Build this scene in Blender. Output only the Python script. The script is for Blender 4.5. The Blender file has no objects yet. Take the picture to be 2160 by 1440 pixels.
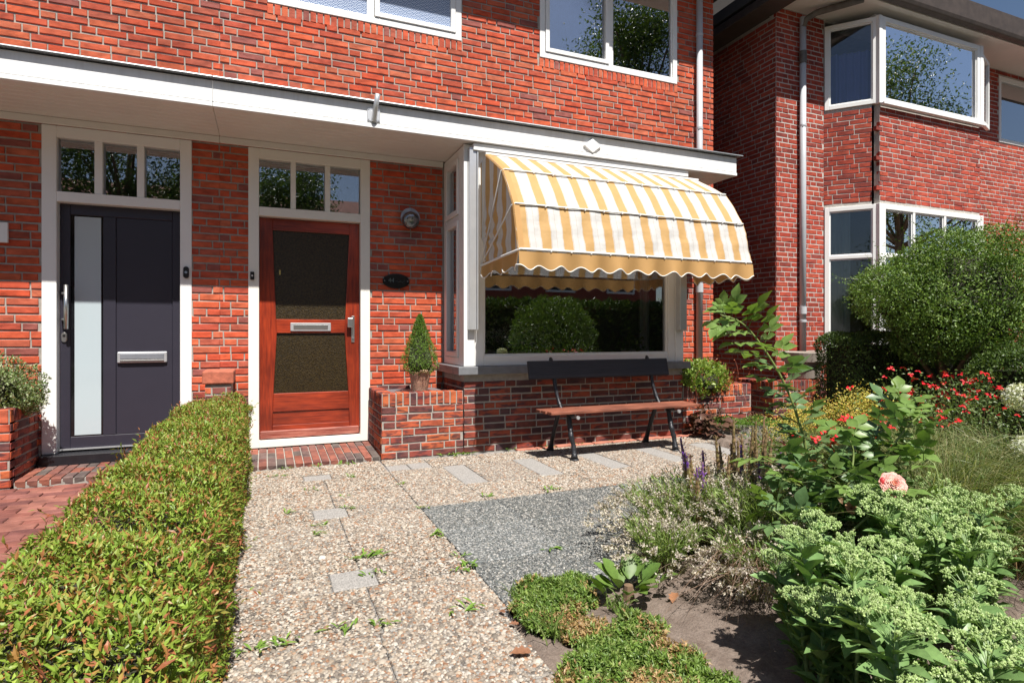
import bpy, math, random
import numpy as np
from mathutils import Vector, Matrix
R = math.radians
rng = np.random.default_rng(11)
random.seed(11)
scene = bpy.context.scene
COL = scene.collection

# ------------------------------------------------------------------ camera
CAM_H = 1.15
YAW = 22.774
cam_d = bpy.data.cameras.new('camera')
cam_d.sensor_width = 36.0
cam_d.lens = 20.64
cam_d.shift_y = -0.0093
cam_d.clip_start = 0.05
cam_d.clip_end = 800
cam = bpy.data.objects.new('camera', cam_d)
COL.objects.link(cam)
cam.location = (0, 0, CAM_H)
cam.rotation_euler = (R(90), 0, R(-YAW))
scene.camera = cam
FPX = 1238.6
CS, SN = math.cos(R(YAW)), math.sin(R(YAW))

def project(x, y, z):
    d = x * SN + y * CS
    if d < 0.05: return None
    return 1080 + FPX * (x * CS - y * SN) / d, 700 - FPX * (z - CAM_H) / d, d

# ------------------------------------------------------------------ light
SUN_EL, SUN_AZ = R(59.8), R(178.0)
world = bpy.data.worlds.new('World')
scene.world = world
world.use_nodes = True
wn = world.node_tree
sky = wn.nodes.new('ShaderNodeTexSky')
sky.sky_type = 'NISHITA'
sky.sun_disc = False
sky.sun_elevation = SUN_EL
sky.sun_rotation = SUN_AZ
sky.air_density = 1.0
sky.dust_density = 1.4
sky.ozone_density = 3.0
bg = wn.nodes['Background']
bg.inputs['Strength'].default_value = 0.05
wn.links.new(sky.outputs[0], bg.inputs['Color'])
sun_d = bpy.data.lights.new('sun', 'SUN')
sun_d.energy = 5.0
sun_d.angle = R(0.53)
sun_d.color = (1.0, 0.955, 0.88)
sun = bpy.data.objects.new('sun', sun_d)
COL.objects.link(sun)
sdir = Vector((math.sin(SUN_AZ) * math.cos(SUN_EL), math.cos(SUN_AZ) * math.cos(SUN_EL), math.sin(SUN_EL)))
sun.rotation_euler = (-sdir).to_track_quat('-Z', 'Y').to_euler()
sun.location = sdir * 30
vs = scene.view_settings
vs.view_transform = 'Standard'
vs.look = 'None'
vs.exposure = 0.74
vs.gamma = 1.0
vs.use_curve_mapping = False
scene.cycles.max_bounces = 8
scene.cycles.transparent_max_bounces = 12
scene.cycles.caustics_reflective = False
scene.cycles.caustics_refractive = False

# ------------------------------------------------------------------ materials
def nt(name):
    m = bpy.data.materials.new(name)
    m.use_nodes = True
    return m, m.node_tree, m.node_tree.nodes['Principled BSDF']

def noise_node(t, scale, detail=3, rough=.6, src='Object', stretch=None):
    n = t.nodes.new('ShaderNodeTexNoise')
    n.inputs['Scale'].default_value = scale
    n.inputs['Detail'].default_value = detail
    n.inputs['Roughness'].default_value = rough
    if src == 'World':
        g = t.nodes.new('ShaderNodeNewGeometry'); out = g.outputs['Position']
    else:
        g = t.nodes.new('ShaderNodeTexCoord'); out = g.outputs[src]
    if stretch:
        mp = t.nodes.new('ShaderNodeMapping')
        mp.inputs['Scale'].default_value = stretch
        t.links.new(out, mp.inputs['Vector']); out = mp.outputs[0]
    t.links.new(out, n.inputs['Vector'])
    return n

def ramp(t, src, stops, interp='LINEAR'):
    r = t.nodes.new('ShaderNodeValToRGB')
    r.color_ramp.interpolation = interp
    e = r.color_ramp.elements
    while len(e) < len(stops): e.new(0.5)
    for k, (p, c) in enumerate(stops):
        e[k].position = p
        e[k].color = (c[0], c[1], c[2], 1)
    t.links.new(src, r.inputs['Fac'])
    return r.outputs['Color']

def mixc(t, a, b, fac, mode='MIX'):
    m = t.nodes.new('ShaderNodeMix')
    m.data_type = 'RGBA'
    m.blend_type = mode
    for s, v in ((m.inputs[0], fac), (m.inputs[6], a), (m.inputs[7], b)):
        if isinstance(v, (int, float)): s.default_value = v
        elif isinstance(v, tuple): s.default_value = (*v, 1)
        else: t.links.new(v, s)
    return m.outputs[2]

def bump(t, p, src, strength=.3, dist=.005):
    b = t.nodes.new('ShaderNodeBump')
    b.inputs['Strength'].default_value = strength
    b.inputs['Distance'].default_value = dist
    t.links.new(src, b.inputs['Height'])
    t.links.new(b.outputs[0], p.inputs['Normal'])

def mat(name, c, rough=.6, metal=0, var=.12, scale=8, bmp=0.0, bscale=60, spec=.5, stretch=None, coat=0):
    m, t, p = nt(name)
    n = noise_node(t, scale, 4, stretch=stretch, src='World')
    lo = tuple(x * (1 - var) for x in c); hi = tuple(min(1, x * (1 + var)) for x in c)
    t.links.new(ramp(t, n.outputs['Fac'], [(.3, lo), (.7, hi)]), p.inputs['Base Color'])
    p.inputs['Roughness'].default_value = rough
    p.inputs['Metallic'].default_value = metal
    p.inputs['Specular IOR Level'].default_value = spec
    p.inputs['Coat Weight'].default_value = coat
    p.inputs['Coat Roughness'].default_value = .12
    if bmp:
        n2 = noise_node(t, bscale, 5, src='World', stretch=stretch)
        bump(t, p, n2.outputs['Fac'], bmp)
    return m

def brick_mat(name, pal, attr=False, dark=.0, vein=.25):
    m, t, p = nt(name)
    if attr:
        a = t.nodes.new('ShaderNodeAttribute'); a.attribute_name = 'rnd'; src = a.outputs['Fac']
    else:
        a = t.nodes.new('ShaderNodeObjectInfo'); src = a.outputs['Random']
    pal = [(r * .98, g * 1.15, b * 1.15) for r, g, b in pal]
    k = len(pal)
    c = ramp(t, src, [(i / k, pal[i]) for i in range(k)], 'CONSTANT')
    n = noise_node(t, 9, 4, src='World', stretch=(1, 1, 2.2))
    c = mixc(t, c, ramp(t, n.outputs['Fac'], [(.3, (.62, .6, .62)), (.55, (1, 1, 1)), (.75, (1.18, 1.25, 1.3))]), 1.0, 'MULTIPLY')
    if dark:
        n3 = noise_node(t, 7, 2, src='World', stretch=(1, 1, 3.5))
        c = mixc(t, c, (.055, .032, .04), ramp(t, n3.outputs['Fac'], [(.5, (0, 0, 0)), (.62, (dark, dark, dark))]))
    n4 = noise_node(t, 160, 2, src='World')
    c = mixc(t, c, (.5, .4, .34), ramp(t, n4.outputs['Fac'], [(.69, (0, 0, 0)), (.78, (vein, vein, vein))]))
    n5 = noise_node(t, 1.1, 5, .65, src='World', stretch=(1, 1, .7))
    c = mixc(t, c, ramp(t, n5.outputs['Fac'], [(.34, (.74, .72, .72)), (.52, (1, 1, 1)), (.72, (1.1, 1.12, 1.14))]), 1.0, 'MULTIPLY')
    t.links.new(c, p.inputs['Base Color'])
    p.inputs['Roughness'].default_value = .82
    p.inputs['Specular IOR Level'].default_value = .25
    n2 = noise_node(t, 70, 5, .7, src='World')
    bump(t, p, n2.outputs['Fac'], .5, .004)
    return m

PAL_MAIN = [(.56, .085, .038), (.50, .07, .032), (.60, .115, .055), (.47, .075, .04), (.62, .10, .042), (.54, .12, .062), (.46, .07, .04), (.58, .075, .032), (.55, .10, .05), (.52, .08, .04), (.57, .11, .05), (.50, .10, .055), (.60, .09, .04), (.53, .075, .036), (.31, .08, .065), (.56, .095, .045), (.44, .09, .055)]
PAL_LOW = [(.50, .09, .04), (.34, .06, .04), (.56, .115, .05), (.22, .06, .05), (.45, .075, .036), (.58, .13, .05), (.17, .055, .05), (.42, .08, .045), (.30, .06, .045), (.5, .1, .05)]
PAL_SHADED_PLINTH = [(.30, .055, .035), (.17, .045, .035), (.36, .07, .04), (.11, .045, .045), (.26, .05, .035), (.09, .042, .045), (.22, .055, .04), (.33, .065, .035)]  # dark base bricks, deepened further to stand for the awning's shade
PAL_NEIGH = [(.44, .06, .035), (.40, .05, .03), (.48, .075, .042), (.36, .055, .036), (.46, .065, .038), (.30, .05, .036)]
PAL_STEP = [(.28, .085, .06), (.2, .08, .065), (.13, .09, .08), (.30, .09, .06), (.16, .09, .08), (.24, .08, .06)]
PAL_PATH = [(.27, .085, .065), (.23, .07, .055), (.3, .105, .08), (.25, .085, .07), (.20, .065, .055)]
BM = {}
for k, pal, dk in (('main', PAL_MAIN, 0.0), ('low', PAL_LOW, .8), ('shaded_plinth', PAL_SHADED_PLINTH, .85), ('neigh', PAL_NEIGH, .25), ('step', PAL_STEP, .35), ('path', PAL_PATH, .2)):
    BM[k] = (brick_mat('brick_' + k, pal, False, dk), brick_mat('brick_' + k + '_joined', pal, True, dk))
M_MORTAR = mat('mortar', (.35, .32, .285), .95, var=.2, scale=20, bmp=.5, bscale=180)
M_MORTAR_N = mat('mortar_pale', (.46, .435, .40), .95, var=.15, scale=20, bmp=.5, bscale=180)
M_WHITE = mat('white_paint', (.80, .80, .79), .42, var=.03, scale=3, bmp=.04, bscale=30)
M_CREAM = mat('cream_paint', (.79, .775, .72), .42, var=.03, scale=3, bmp=.04, bscale=30)
M_WHITE_OLD = mat('weathered_white_paint', (.76, .77, .78), .5, var=.06, scale=5, bmp=.15, bscale=26, stretch=(.15, 1, 6))
def streaky(name, c, amt):
    m, t, p = nt(name)
    n = noise_node(t, 1.0, 5, .7, src='World', stretch=(16, 16, 1.1)); n2 = noise_node(t, 5, 4, .6, src='World')
    cc = mixc(t, c, ramp(t, n.outputs['Fac'], [(.36, (1 - amt, 1 - amt, 1 - amt * 1.15)), (.56, (1, 1, 1))]), 1.0, 'MULTIPLY')
    cc = mixc(t, cc, ramp(t, n2.outputs['Fac'], [(.3, (.95, .95, .94)), (.65, (1, 1, 1))]), 1.0, 'MULTIPLY')
    t.links.new(cc, p.inputs['Base Color']); p.inputs['Roughness'].default_value = .48
    n3 = noise_node(t, 26, 4, src='World', stretch=(.15, 1, 6)); bump(t, p, n3.outputs['Fac'], .18, .004)
    return m
M_WHITE_OLD = streaky('weathered_white_paint_streaks', (.80, .805, .81), .09)
M_SOFFIT = mat('soffit_paint', (.74, .72, .68), .5, var=.04, scale=3)
M_ZINC = mat('zinc', (.34, .36, .38), .45, .7, var=.2, scale=14)
M_PIPE = mat('grey_plastic_pipe', (.47, .49, .52), .4, var=.06, scale=4)
M_PIPE_DARK = mat('dark_zinc_pipe', (.13, .115, .10), .5, .3, var=.25, scale=12)
M_GUTTER = mat('dark_gutter', (.06, .045, .038), .55, var=.25, scale=9)
M_BLACKDOOR = mat('dark_door_paint', (.030, .028, .042), .38, var=.05, scale=4)
M_BLACK = mat('black_stone', (.014, .014, .018), .3, var=.3, scale=10)
M_RUBBER = mat('black_plastic', (.012, .012, .014), .35, var=.1)
M_STEEL = mat('brushed_steel', (.62, .62, .61), .3, .95, var=.08, scale=40, stretch=(1, 1, 8))
M_ALU = mat('satin_aluminium', (.60, .61, .63), .38, .6, var=.05, scale=10)
M_SILL = mat('slate_sill', (.17, .175, .19), .38, var=.15, scale=16)
M_IRON = mat('black_cast_iron', (.03, .031, .036), .36, .35, var=.3, scale=30, bmp=.8, bscale=70)
M_DIRT = None
M_ROOF = mat('roof_bitumen', (.06, .06, .06), .9)
M_ROOM = mat('room_wall', (.20, .18, .16), .9, var=.05)
M_PINKPOT = mat('woven_clay_pot', (.52, .30, .21), .85, var=.25, scale=40, bmp=.9, bscale=90, stretch=(1, 1, 4))
M_TAUPEPOT = mat('taupe_plastic_pot', (.36, .31, .265), .5, var=.05)
M_CEMENT = mat('cement_slab', (.26, .25, .245), .95, var=.28, scale=120, bmp=.9, bscale=160)
M_TROUGH = mat('grey_trough', (.20, .185, .165), .85, var=.3, scale=12, bmp=.5, bscale=40)
M_WIRE = mat('white_rod', (.72, .72, .71), .4, var=.04)
M_BROWNBAND = mat('brown_band', (.26, .16, .10), .6)

def wood_mat(name, a, b, rough, coat, stretch, scale=5):
    m, t, p = nt(name)
    n = noise_node(t, scale, 6, .65, src='World', stretch=stretch)
    n2 = noise_node(t, 2.2, 3, .5, src='World')
    c = ramp(t, n.outputs['Fac'], [(.32, a), (.68, b)])
    c = mixc(t, c, ramp(t, n2.outputs['Fac'], [(.35, (.6, .55, .55)), (.65, (1.15, 1.1, 1.05))]), 1.0, 'MULTIPLY')
    t.links.new(c, p.inputs['Base Color'])
    p.inputs['Roughness'].default_value = rough
    p.inputs['Coat Weight'].default_value = coat
    p.inputs['Coat Roughness'].default_value = .15
    bump(t, p, n.outputs['Fac'], .15, .003)
    return m
M_REDWOOD = wood_mat('varnished_red_wood', (.17, .018, .009), (.40, .05, .014), .35, .6, (14, 14, 1.0))
M_REDWOOD_H = wood_mat('varnished_red_wood_rail', (.17, .018, .009), (.42, .055, .016), .35, .6, (1.0, 14, 14))
M_WORNWOOD = wood_mat('worn_red_wood', (.20, .03, .018), (.42, .17, .13), .5, .2, (1.2, 10, 14))
M_SEAT = wood_mat('bench_seat_wood', (.10, .032, .018), (.36, .13, .08), .6, 0, (1.2, 16, 16))
M_BACK = mat('dark_bench_paint', (.022, .020, .026), .5, var=.25, scale=18, bmp=.2, bscale=40, stretch=(.2, 2, 2))

def glass_mat(name, refl=.3, tint=(.92, .94, .95), rough=0.0):
    m = bpy.data.materials.new(name); m.use_nodes = True
    t = m.node_tree; t.nodes.clear()
    o = t.nodes.new('ShaderNodeOutputMaterial')
    g = t.nodes.new('ShaderNodeBsdfGlossy'); g.inputs['Roughness'].default_value = rough
    g.inputs['Color'].default_value = (.95, .96, 1, 1)
    tr = t.nodes.new('ShaderNodeBsdfTransparent'); tr.inputs['Color'].default_value = (*tint, 1)
    f = t.nodes.new('ShaderNodeFresnel'); f.inputs['IOR'].default_value = 1.5
    ma = t.nodes.new('ShaderNodeMath'); ma.operation = 'MULTIPLY_ADD'; ma.use_clamp = True
    ma.inputs[1].default_value = 1.6; ma.inputs[2].default_value = refl
    t.links.new(f.outputs[0], ma.inputs[0])
    mx = t.nodes.new('ShaderNodeMixShader')
    n = noise_node(t, 1.6, 1, src='World')
    b = t.nodes.new('ShaderNodeBump'); b.inputs['Strength'].default_value = .02; b.inputs['Distance'].default_value = .02
    t.links.new(n.outputs['Fac'], b.inputs['Height']); t.links.new(b.outputs[0], g.inputs['Normal'])
    t.links.new(ma.outputs[0], mx.inputs[0]); t.links.new(tr.outputs[0], mx.inputs[1]); t.links.new(g.outputs[0], mx.inputs[2])
    t.links.new(mx.outputs[0], o.inputs['Surface'])
    return m
M_GLASS = glass_mat('window_glass', .13)
M_GLASS_UP = glass_mat('coated_window_glass', .36)
M_GLASS_CLEAR = glass_mat('clear_window_glass', .0)
M_GLASS_N = glass_mat('hazy_coated_window_glass', .80)
M_LAMPGLASS = glass_mat('smoky_lamp_glass', .10, (.55, .55, .55), .05)

def hammered_glass():
    m, t, p = nt('hammered_amber_glass')
    v = t.nodes.new('ShaderNodeTexVoronoi'); v.inputs['Scale'].default_value = 110
    g = t.nodes.new('ShaderNodeNewGeometry'); t.links.new(g.outputs['Position'], v.inputs['Vector'])
    n = noise_node(t, 60, 2, src='World')
    t.links.new(ramp(t, n.outputs['Fac'], [(.3, (.012, .008, .003)), (.7, (.045, .03, .010))]), p.inputs['Base Color'])
    p.inputs['Roughness'].default_value = .32
    p.inputs['Specular IOR Level'].default_value = .35
    bump(t, p, v.outputs['Distance'], .7, .005)
    return m
M_HAMMER = hammered_glass()

def frosted():
    m, t, p = nt('frosted_glass')
    p.inputs['Base Color'].default_value = (.46, .54, .58, 1)
    p.inputs['Roughness'].default_value = .12
    p.inputs['Specular IOR Level'].default_value = .8
    p.inputs['Coat Weight'].default_value = .5
    p.inputs['Coat Roughness'].default_value = .02
    return m
M_FROST = frosted()

def wave_film():
    m, t, p = nt('wave_patterned_window_film')
    tc = t.nodes.new('ShaderNodeNewGeometry')
    sp = t.nodes.new('ShaderNodeSeparateXYZ'); t.links.new(tc.outputs['Position'], sp.inputs[0])
    r = .046
    def mth(op, a, b=None, c=None):
        n = t.nodes.new('ShaderNodeMath'); n.operation = op
        for k, v in enumerate((a, b, c)):
            if v is None: continue
            if isinstance(v, (int, float)): n.inputs[k].default_value = v
            else: t.links.new(v, n.inputs[k])
        return n.outputs[0]
    X, Z = sp.outputs[0], sp.outputs[2]
    j = mth('FLOOR', mth('DIVIDE', Z, r / 2))
    def dist(row):
        off = mth('MULTIPLY', mth('MODULO', row, 2.0), r)
        xs = mth('DIVIDE', mth('SUBTRACT', X, off), 2 * r)
        dx = mth('MULTIPLY', mth('SUBTRACT', mth('FRACT', mth('ADD', xs, .5)), .5), 2 * r)
        dz = mth('SUBTRACT', Z, mth('MULTIPLY', row, r / 2))
        return mth('SQRT', mth('ADD', mth('MULTIPLY', dx, dx), mth('MULTIPLY', dz, dz)))
    d1 = dist(mth('SUBTRACT', j, 1.0)); d0 = dist(j)
    inside = mth('LESS_THAN', d1, r)
    d = mth('ADD', mth('MULTIPLY', inside, d1), mth('MULTIPLY', mth('SUBTRACT', 1.0, inside), d0))
    band = mth('GREATER_THAN', mth('FRACT', mth('ADD', mth('DIVIDE', d, r / 3), .30)), .50)
    t.links.new(mixc(t, (.05, .10, .24), (.55, .62, .74), band), p.inputs['Base Color'])
    p.inputs['Roughness'].default_value = .2
    p.inputs['Specular IOR Level'].default_value = .5
    return m
M_FILM = wave_film()

def stripe_mat(name, axis, org, horizontal=False):
    """woven awning cloth: yellow bands, white bands with thin brown lines, measured along one axis"""
    m, t, p = nt(name)
    g = t.nodes.new('ShaderNodeNewGeometry'); sp = t.nodes.new('ShaderNodeSeparateXYZ')
    t.links.new(g.outputs['Position'], sp.inputs[0])
    a = t.nodes.new('ShaderNodeMath'); a.operation = 'SUBTRACT'; a.inputs[1].default_value = org
    t.links.new(sp.outputs[axis], a.inputs[0])
    b = t.nodes.new('ShaderNodeMath'); b.operation = 'DIVIDE'; b.inputs[1].default_value = .204
    t.links.new(a.outputs[0], b.inputs[0])
    f = t.nodes.new('ShaderNodeMath'); f.operation = 'FRACT'; t.links.new(b.outputs[0], f.inputs[0])
    Yc, Wc, Bc = (.60, .375, .15), (.67, .665, .65), (.42, .27, .15)
    c = ramp(t, f.outputs[0], [(0, Yc), (.42, Wc), (.445, Bc), (.455, Wc), (.70, Bc), (.71, Wc), (.965, Bc), (.975, Wc)], 'CONSTANT')
    n = noise_node(t, 14, 3, src='World')
    c = mixc(t, c, ramp(t, n.outputs['Fac'], [(.3, (.93, .92, .91)), (.7, (1.02, 1.02, 1.02))]), 1.0, 'MULTIPLY')
    t.links.new(c, p.inputs['Base Color'])
    p.inputs['Roughness'].default_value = .75
    n2 = noise_node(t, 5, 3, src='World', stretch=(1, 1, 2.5))
    bump(t, p, n2.outputs['Fac'], .22, .03)
    tr = t.nodes.new('ShaderNodeBsdfTranslucent'); t.links.new(c, tr.inputs['Color'])
    mx = t.nodes.new('ShaderNodeMixShader'); mx.inputs[0].default_value = .28
    t.links.new(p.outputs[0], mx.inputs[1]); t.links.new(tr.outputs[0], mx.inputs[2])
    t.links.new(mx.outputs[0], t.nodes['Material Output'].inputs['Surface'])
    return m
M_STRIPE = stripe_mat('striped_awning_cloth', 0, 1.905)
M_STRIPE_SIDE = stripe_mat('striped_awning_side_cloth', 1, 4.02)

def cloth_mat(name, c, trans=.3):
    m, t, p = nt(name)
    n = noise_node(t, 6, 3, src='World')
    cc = ramp(t, n.outputs['Fac'], [(.3, tuple(x * .92 for x in c)), (.7, c)])
    t.links.new(cc, p.inputs['Base Color']); p.inputs['Roughness'].default_value = .75
    tr = t.nodes.new('ShaderNodeBsdfTranslucent'); t.links.new(cc, tr.inputs['Color'])
    mx = t.nodes.new('ShaderNodeMixShader'); mx.inputs[0].default_value = trans
    t.links.new(p.outputs[0], mx.inputs[1]); t.links.new(tr.outputs[0], mx.inputs[2])
    t.links.new(mx.outputs[0], t.nodes['Material Output'].inputs['Surface'])
    return m
M_VALANCE = cloth_mat('yellow_valance_cloth', (.60, .35, .13))
M_TRIM = cloth_mat('white_piping', (.8, .8, .78), .1)
M_BLUECURTAIN = cloth_mat('blue_curtain_cloth', (.20, .22, .58), .3)
M_PALECURTAIN = cloth_mat('pale_curtain_cloth', (.42, .46, .43), .2)

def leaf_mat(name, attr=True, c0=(.08, .14, .03), c1=(.14, .2, .05), trans=.3, rough=.42, spec=.4):
    m, t, p = nt(name)
    if attr:
        a = t.nodes.new('ShaderNodeVertexColor'); a.layer_name = 'Col'; c = a.outputs['Color']
    else:
        a = t.nodes.new('ShaderNodeObjectInfo')
        c = ramp(t, a.outputs['Random'], [(0, c0), (1, c1)])
    n = noise_node(t, 60, 2, src='World')
    c = mixc(t, c, ramp(t, n.outputs['Fac'], [(.3, (.82, .82, .82)), (.7, (1.12, 1.12, 1.1))]), 1.0, 'MULTIPLY')
    t.links.new(c, p.inputs['Base Color'])
    p.inputs['Roughness'].default_value = rough
    p.inputs['Specular IOR Level'].default_value = spec
    tr = t.nodes.new('ShaderNodeBsdfTranslucent')
    t.links.new(mixc(t, c, (1.25, 1.3, .55), 1.0, 'MULTIPLY'), tr.inputs['Color'])
    mx = t.nodes.new('ShaderNodeMixShader'); mx.inputs[0].default_value = trans
    t.links.new(p.outputs[0], mx.inputs[1]); t.links.new(tr.outputs[0], mx.inputs[2])
    t.links.new(mx.outputs[0], t.nodes['Material Output'].inputs['Surface'])
    return m
M_LEAF = leaf_mat('foliage')
M_LEAF_GLOSSY = leaf_mat('glossy_foliage', trans=.25, rough=.42, spec=.35)
M_PETAL = leaf_mat('petals', trans=.3, rough=.6, spec=.2)
M_STONE = None

def col_mat(name, rough=.8, bmp=.2):
    m, t, p = nt(name)
    a = t.nodes.new('ShaderNodeVertexColor'); a.layer_name = 'Col'
    n = noise_node(t, 120, 2, src='World')
    t.links.new(mixc(t, a.outputs['Color'], ramp(t, n.outputs['Fac'], [(.3, (.8, .8, .8)), (.7, (1.1, 1.1, 1.1))]), 1.0, 'MULTIPLY'), p.inputs['Base Color'])
    p.inputs['Roughness'].default_value = rough
    p.inputs['Specular IOR Level'].default_value = .3
    return m
M_PEBBLE = col_mat('pebbles', .7)
M_CORE = mat('twiggy_core', (.030, .030, .016), .95, var=.4, scale=20)  # for solid dark cores added inside foliage to block light
M_TWIG = mat('brown_twigs', (.16, .10, .06), .85, var=.3, scale=30)
M_STALK = leaf_mat('stalks', False, (.12, .19, .05), (.16, .22, .06), .1)

def soil_mat():
    m, t, p = nt('dry_sandy_soil')
    n = noise_node(t, 14, 6, .7, src='World'); n2 = noise_node(t, 90, 4, .7, src='World')
    c = ramp(t, n.outputs['Fac'], [(.3, (.125, .09, .07)), (.7, (.235, .185, .155))])
    c = mixc(t, c, ramp(t, n2.outputs['Fac'], [(.3, (.7, .7, .7)), (.7, (1.15, 1.15, 1.15))]), 1.0, 'MULTIPLY')
    t.links.new(c, p.inputs['Base Color']); p.inputs['Roughness'].default_value = .95
    bump(t, p, n2.outputs['Fac'], .8, .01)
    return m
M_SOIL = soil_mat()
def tile_mat(name, cols, scale):
    m, t, p = nt(name)
    v = t.nodes.new('ShaderNodeTexVoronoi'); v.inputs['Scale'].default_value = scale
    g = t.nodes.new('ShaderNodeNewGeometry'); t.links.new(g.outputs['Position'], v.inputs['Vector'])
    w = t.nodes.new('ShaderNodeSeparateColor'); t.links.new(v.outputs['Color'], w.inputs[0])
    k = len(cols)
    t.links.new(ramp(t, w.outputs[0], [(i / k, cols[i]) for i in range(k)], 'CONSTANT'), p.inputs['Base Color'])
    p.inputs['Roughness'].default_value = .85
    bump(t, p, v.outputs['Distance'], .6, .004)
    return m
PEB_COLS = [(.54, .49, .43), (.46, .39, .32), (.64, .60, .55), (.38, .22, .14), (.28, .25, .22), (.58, .52, .45), (.47, .33, .24), (.68, .65, .61), (.20, .18, .165), (.52, .45, .38), (.36, .32, .28), (.60, .56, .50), (.42, .37, .32)]
CHIP_COLS = [(.13, .14, .145), (.08, .09, .095), (.2, .21, .21), (.4, .4, .39), (.10, .115, .115), (.16, .165, .16), (.28, .28, .27), (.06, .065, .07)]
M_GRAVELTILE = tile_mat('washed_gravel_tile', [tuple(.42 * x for x in c) for c in PEB_COLS], 90)
M_CEMENTSLAB = tile_mat('speckled_cement_slab', [(.26, .25, .24), (.32, .305, .29), (.21, .20, .19), (.38, .36, .34), (.28, .265, .25)], 210)
M_DARKTILE = tile_mat('dark_chip_tile', CHIP_COLS, 120)

# ------------------------------------------------------------------ helpers
WL = {}
def wl(o):
    v = Vector((0, 0, 0))
    while o is not None:
        v = v + o.location
        o = o.parent
    return v

def tag(o, label=None, cat=None, group=None, kind=None):
    if label: o['label'] = label
    if cat: o['category'] = cat
    if group: o['group'] = group
    if kind: o['kind'] = kind
    return o

def thing(name, label, cat, loc, group=None):
    o = bpy.data.objects.new(name, None)
    o.empty_display_size = .1
    COL.objects.link(o)
    o.location = loc
    return tag(o, label, cat, group)

def link(name, me, loc, parent=None, rot=None, scale=None):
    o = bpy.data.objects.new(name, me)
    COL.objects.link(o)
    if parent is not None:
        o.parent = parent
        o.location = Vector(loc) - wl(parent)
    else:
        o.location = loc
    if rot is not None: o.rotation_euler = rot
    if scale is not None: o.scale = scale
    return o

class MB:
    def __init__(s, xf=None):
        s.v = []; s.f = []; s.xf = xf
    def add(s, vs, fs):
        b = len(s.v)
        if s.xf is not None: vs = [s.xf @ Vector(v) for v in vs]
        s.v += [tuple(v) for v in vs]
        s.f += [[b + i for i in f] for f in fs]
        return s
    def box(s, x0, x1, y0, y1, z0, z1):
        return s.add([(x0, y0, z0), (x1, y0, z0), (x1, y1, z0), (x0, y1, z0), (x0, y0, z1), (x1, y0, z1), (x1, y1, z1), (x0, y1, z1)],
                     [(0, 3, 2, 1), (4, 5, 6, 7), (0, 1, 5, 4), (1, 2, 6, 5), (2, 3, 7, 6), (3, 0, 4, 7)])
    def prism(s, pts, a0, a1, axis='y'):
        """closed polygon pts in the plane across the axis, extruded from a0 to a1"""
        n = len(pts)
        def mk(p, a):
            return (p[0], a, p[1]) if axis == 'y' else ((a, p[0], p[1]) if axis == 'x' else (p[0], p[1], a))
        vs = [mk(p, a0) for p in pts] + [mk(p, a1) for p in pts]
        return s.add(vs, [list(range(n))[::-1], list(range(n, 2 * n))] + [(i, (i + 1) % n, n + (i + 1) % n, n + i) for i in range(n)])
    def tube(s, pts, rad, n=8, cap=True):
        pts = [Vector(p) for p in pts]
        if not isinstance(rad, (list, tuple)): rad = [rad] * len(pts)
        rings = []
        up = None
        for i, p in enumerate(pts):
            d = (pts[min(i + 1, len(pts) - 1)] - pts[max(i - 1, 0)]).normalized()
            if up is None:
                up = Vector((0, 0, 1)) if abs(d.z) < .9 else Vector((1, 0, 0))
            a = d.cross(up)
            if a.length < 1e-4: a = d.orthogonal()
            a.normalize(); b = a.cross(d).normalized(); up = b
            rings.append([p + (a * math.cos(t) + b * math.sin(t)) * rad[i] for t in [2 * math.pi * k / n for k in range(n)]])
        fs = []
        for i in range(len(pts) - 1):
            for k in range(n):
                fs.append((i * n + k, i * n + (k + 1) % n, (i + 1) * n + (k + 1) % n, (i + 1) * n + k))
        if cap:
            fs.append(list(range(n))[::-1]); m = (len(pts) - 1) * n
            fs.append([m + k for k in range(n)])
        return s.add([v for r in rings for v in r], fs)
    def lathe(s, prof, c, n=24, closed=False):
        vs = []; fs = []
        for (r, z) in prof:
            vs += [(c[0] + r * math.cos(2 * math.pi * k / n), c[1] + r * math.sin(2 * math.pi * k / n), c[2] + z) for k in range(n)]
        for i in range(len(prof) - 1):
            for k in range(n):
                fs.append((i * n + k, i * n + (k + 1) % n, (i + 1) * n + (k + 1) % n, (i + 1) * n + k))
        fs.append(list(range(n))[::-1]); m = (len(prof) - 1) * n
        fs.append([m + k for k in range(n)])
        return s.add(vs, fs)
    def frame(s, x0, x1, z0, z1, y0, y1, w, wb=None, wt=None):
        wb = wb or w; wt = wt or w
        s.box(x0, x0 + w, y0, y1, z0, z1); s.box(x1 - w, x1, y0, y1, z0, z1)
        s.box(x0 + w, x1 - w, y0, y1, z0, z0 + wb); s.box(x0 + w, x1 - w, y0, y1, z1 - wt, z1)
        return s
    def build(s, name, m, parent=None, smooth=False, bevel=0, cols=None, seg=1):
        V = np.array(s.v); c = (V.min(0) + V.max(0)) / 2
        if parent is None: c[2] = V[:, 2].min()
        me = bpy.data.meshes.new(name)
        me.from_pydata((V - c).tolist(), [], s.f)
        me.materials.append(m)
        if smooth: me.polygons.foreach_set('use_smooth', [True] * len(me.polygons))
        if cols is not None:
            a = me.color_attributes.new('Col', 'FLOAT_COLOR', 'POINT')
            a.data.foreach_set('color', np.column_stack([np.array(cols), np.ones(len(cols))]).astype(np.float32).ravel())
        me.update()
        o = link(name, me, c, parent)
        if bevel:
            b = o.modifiers.new('bevel', 'BEVEL'); b.width = bevel; b.segments = seg; b.limit_method = 'ANGLE'
        return o

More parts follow.
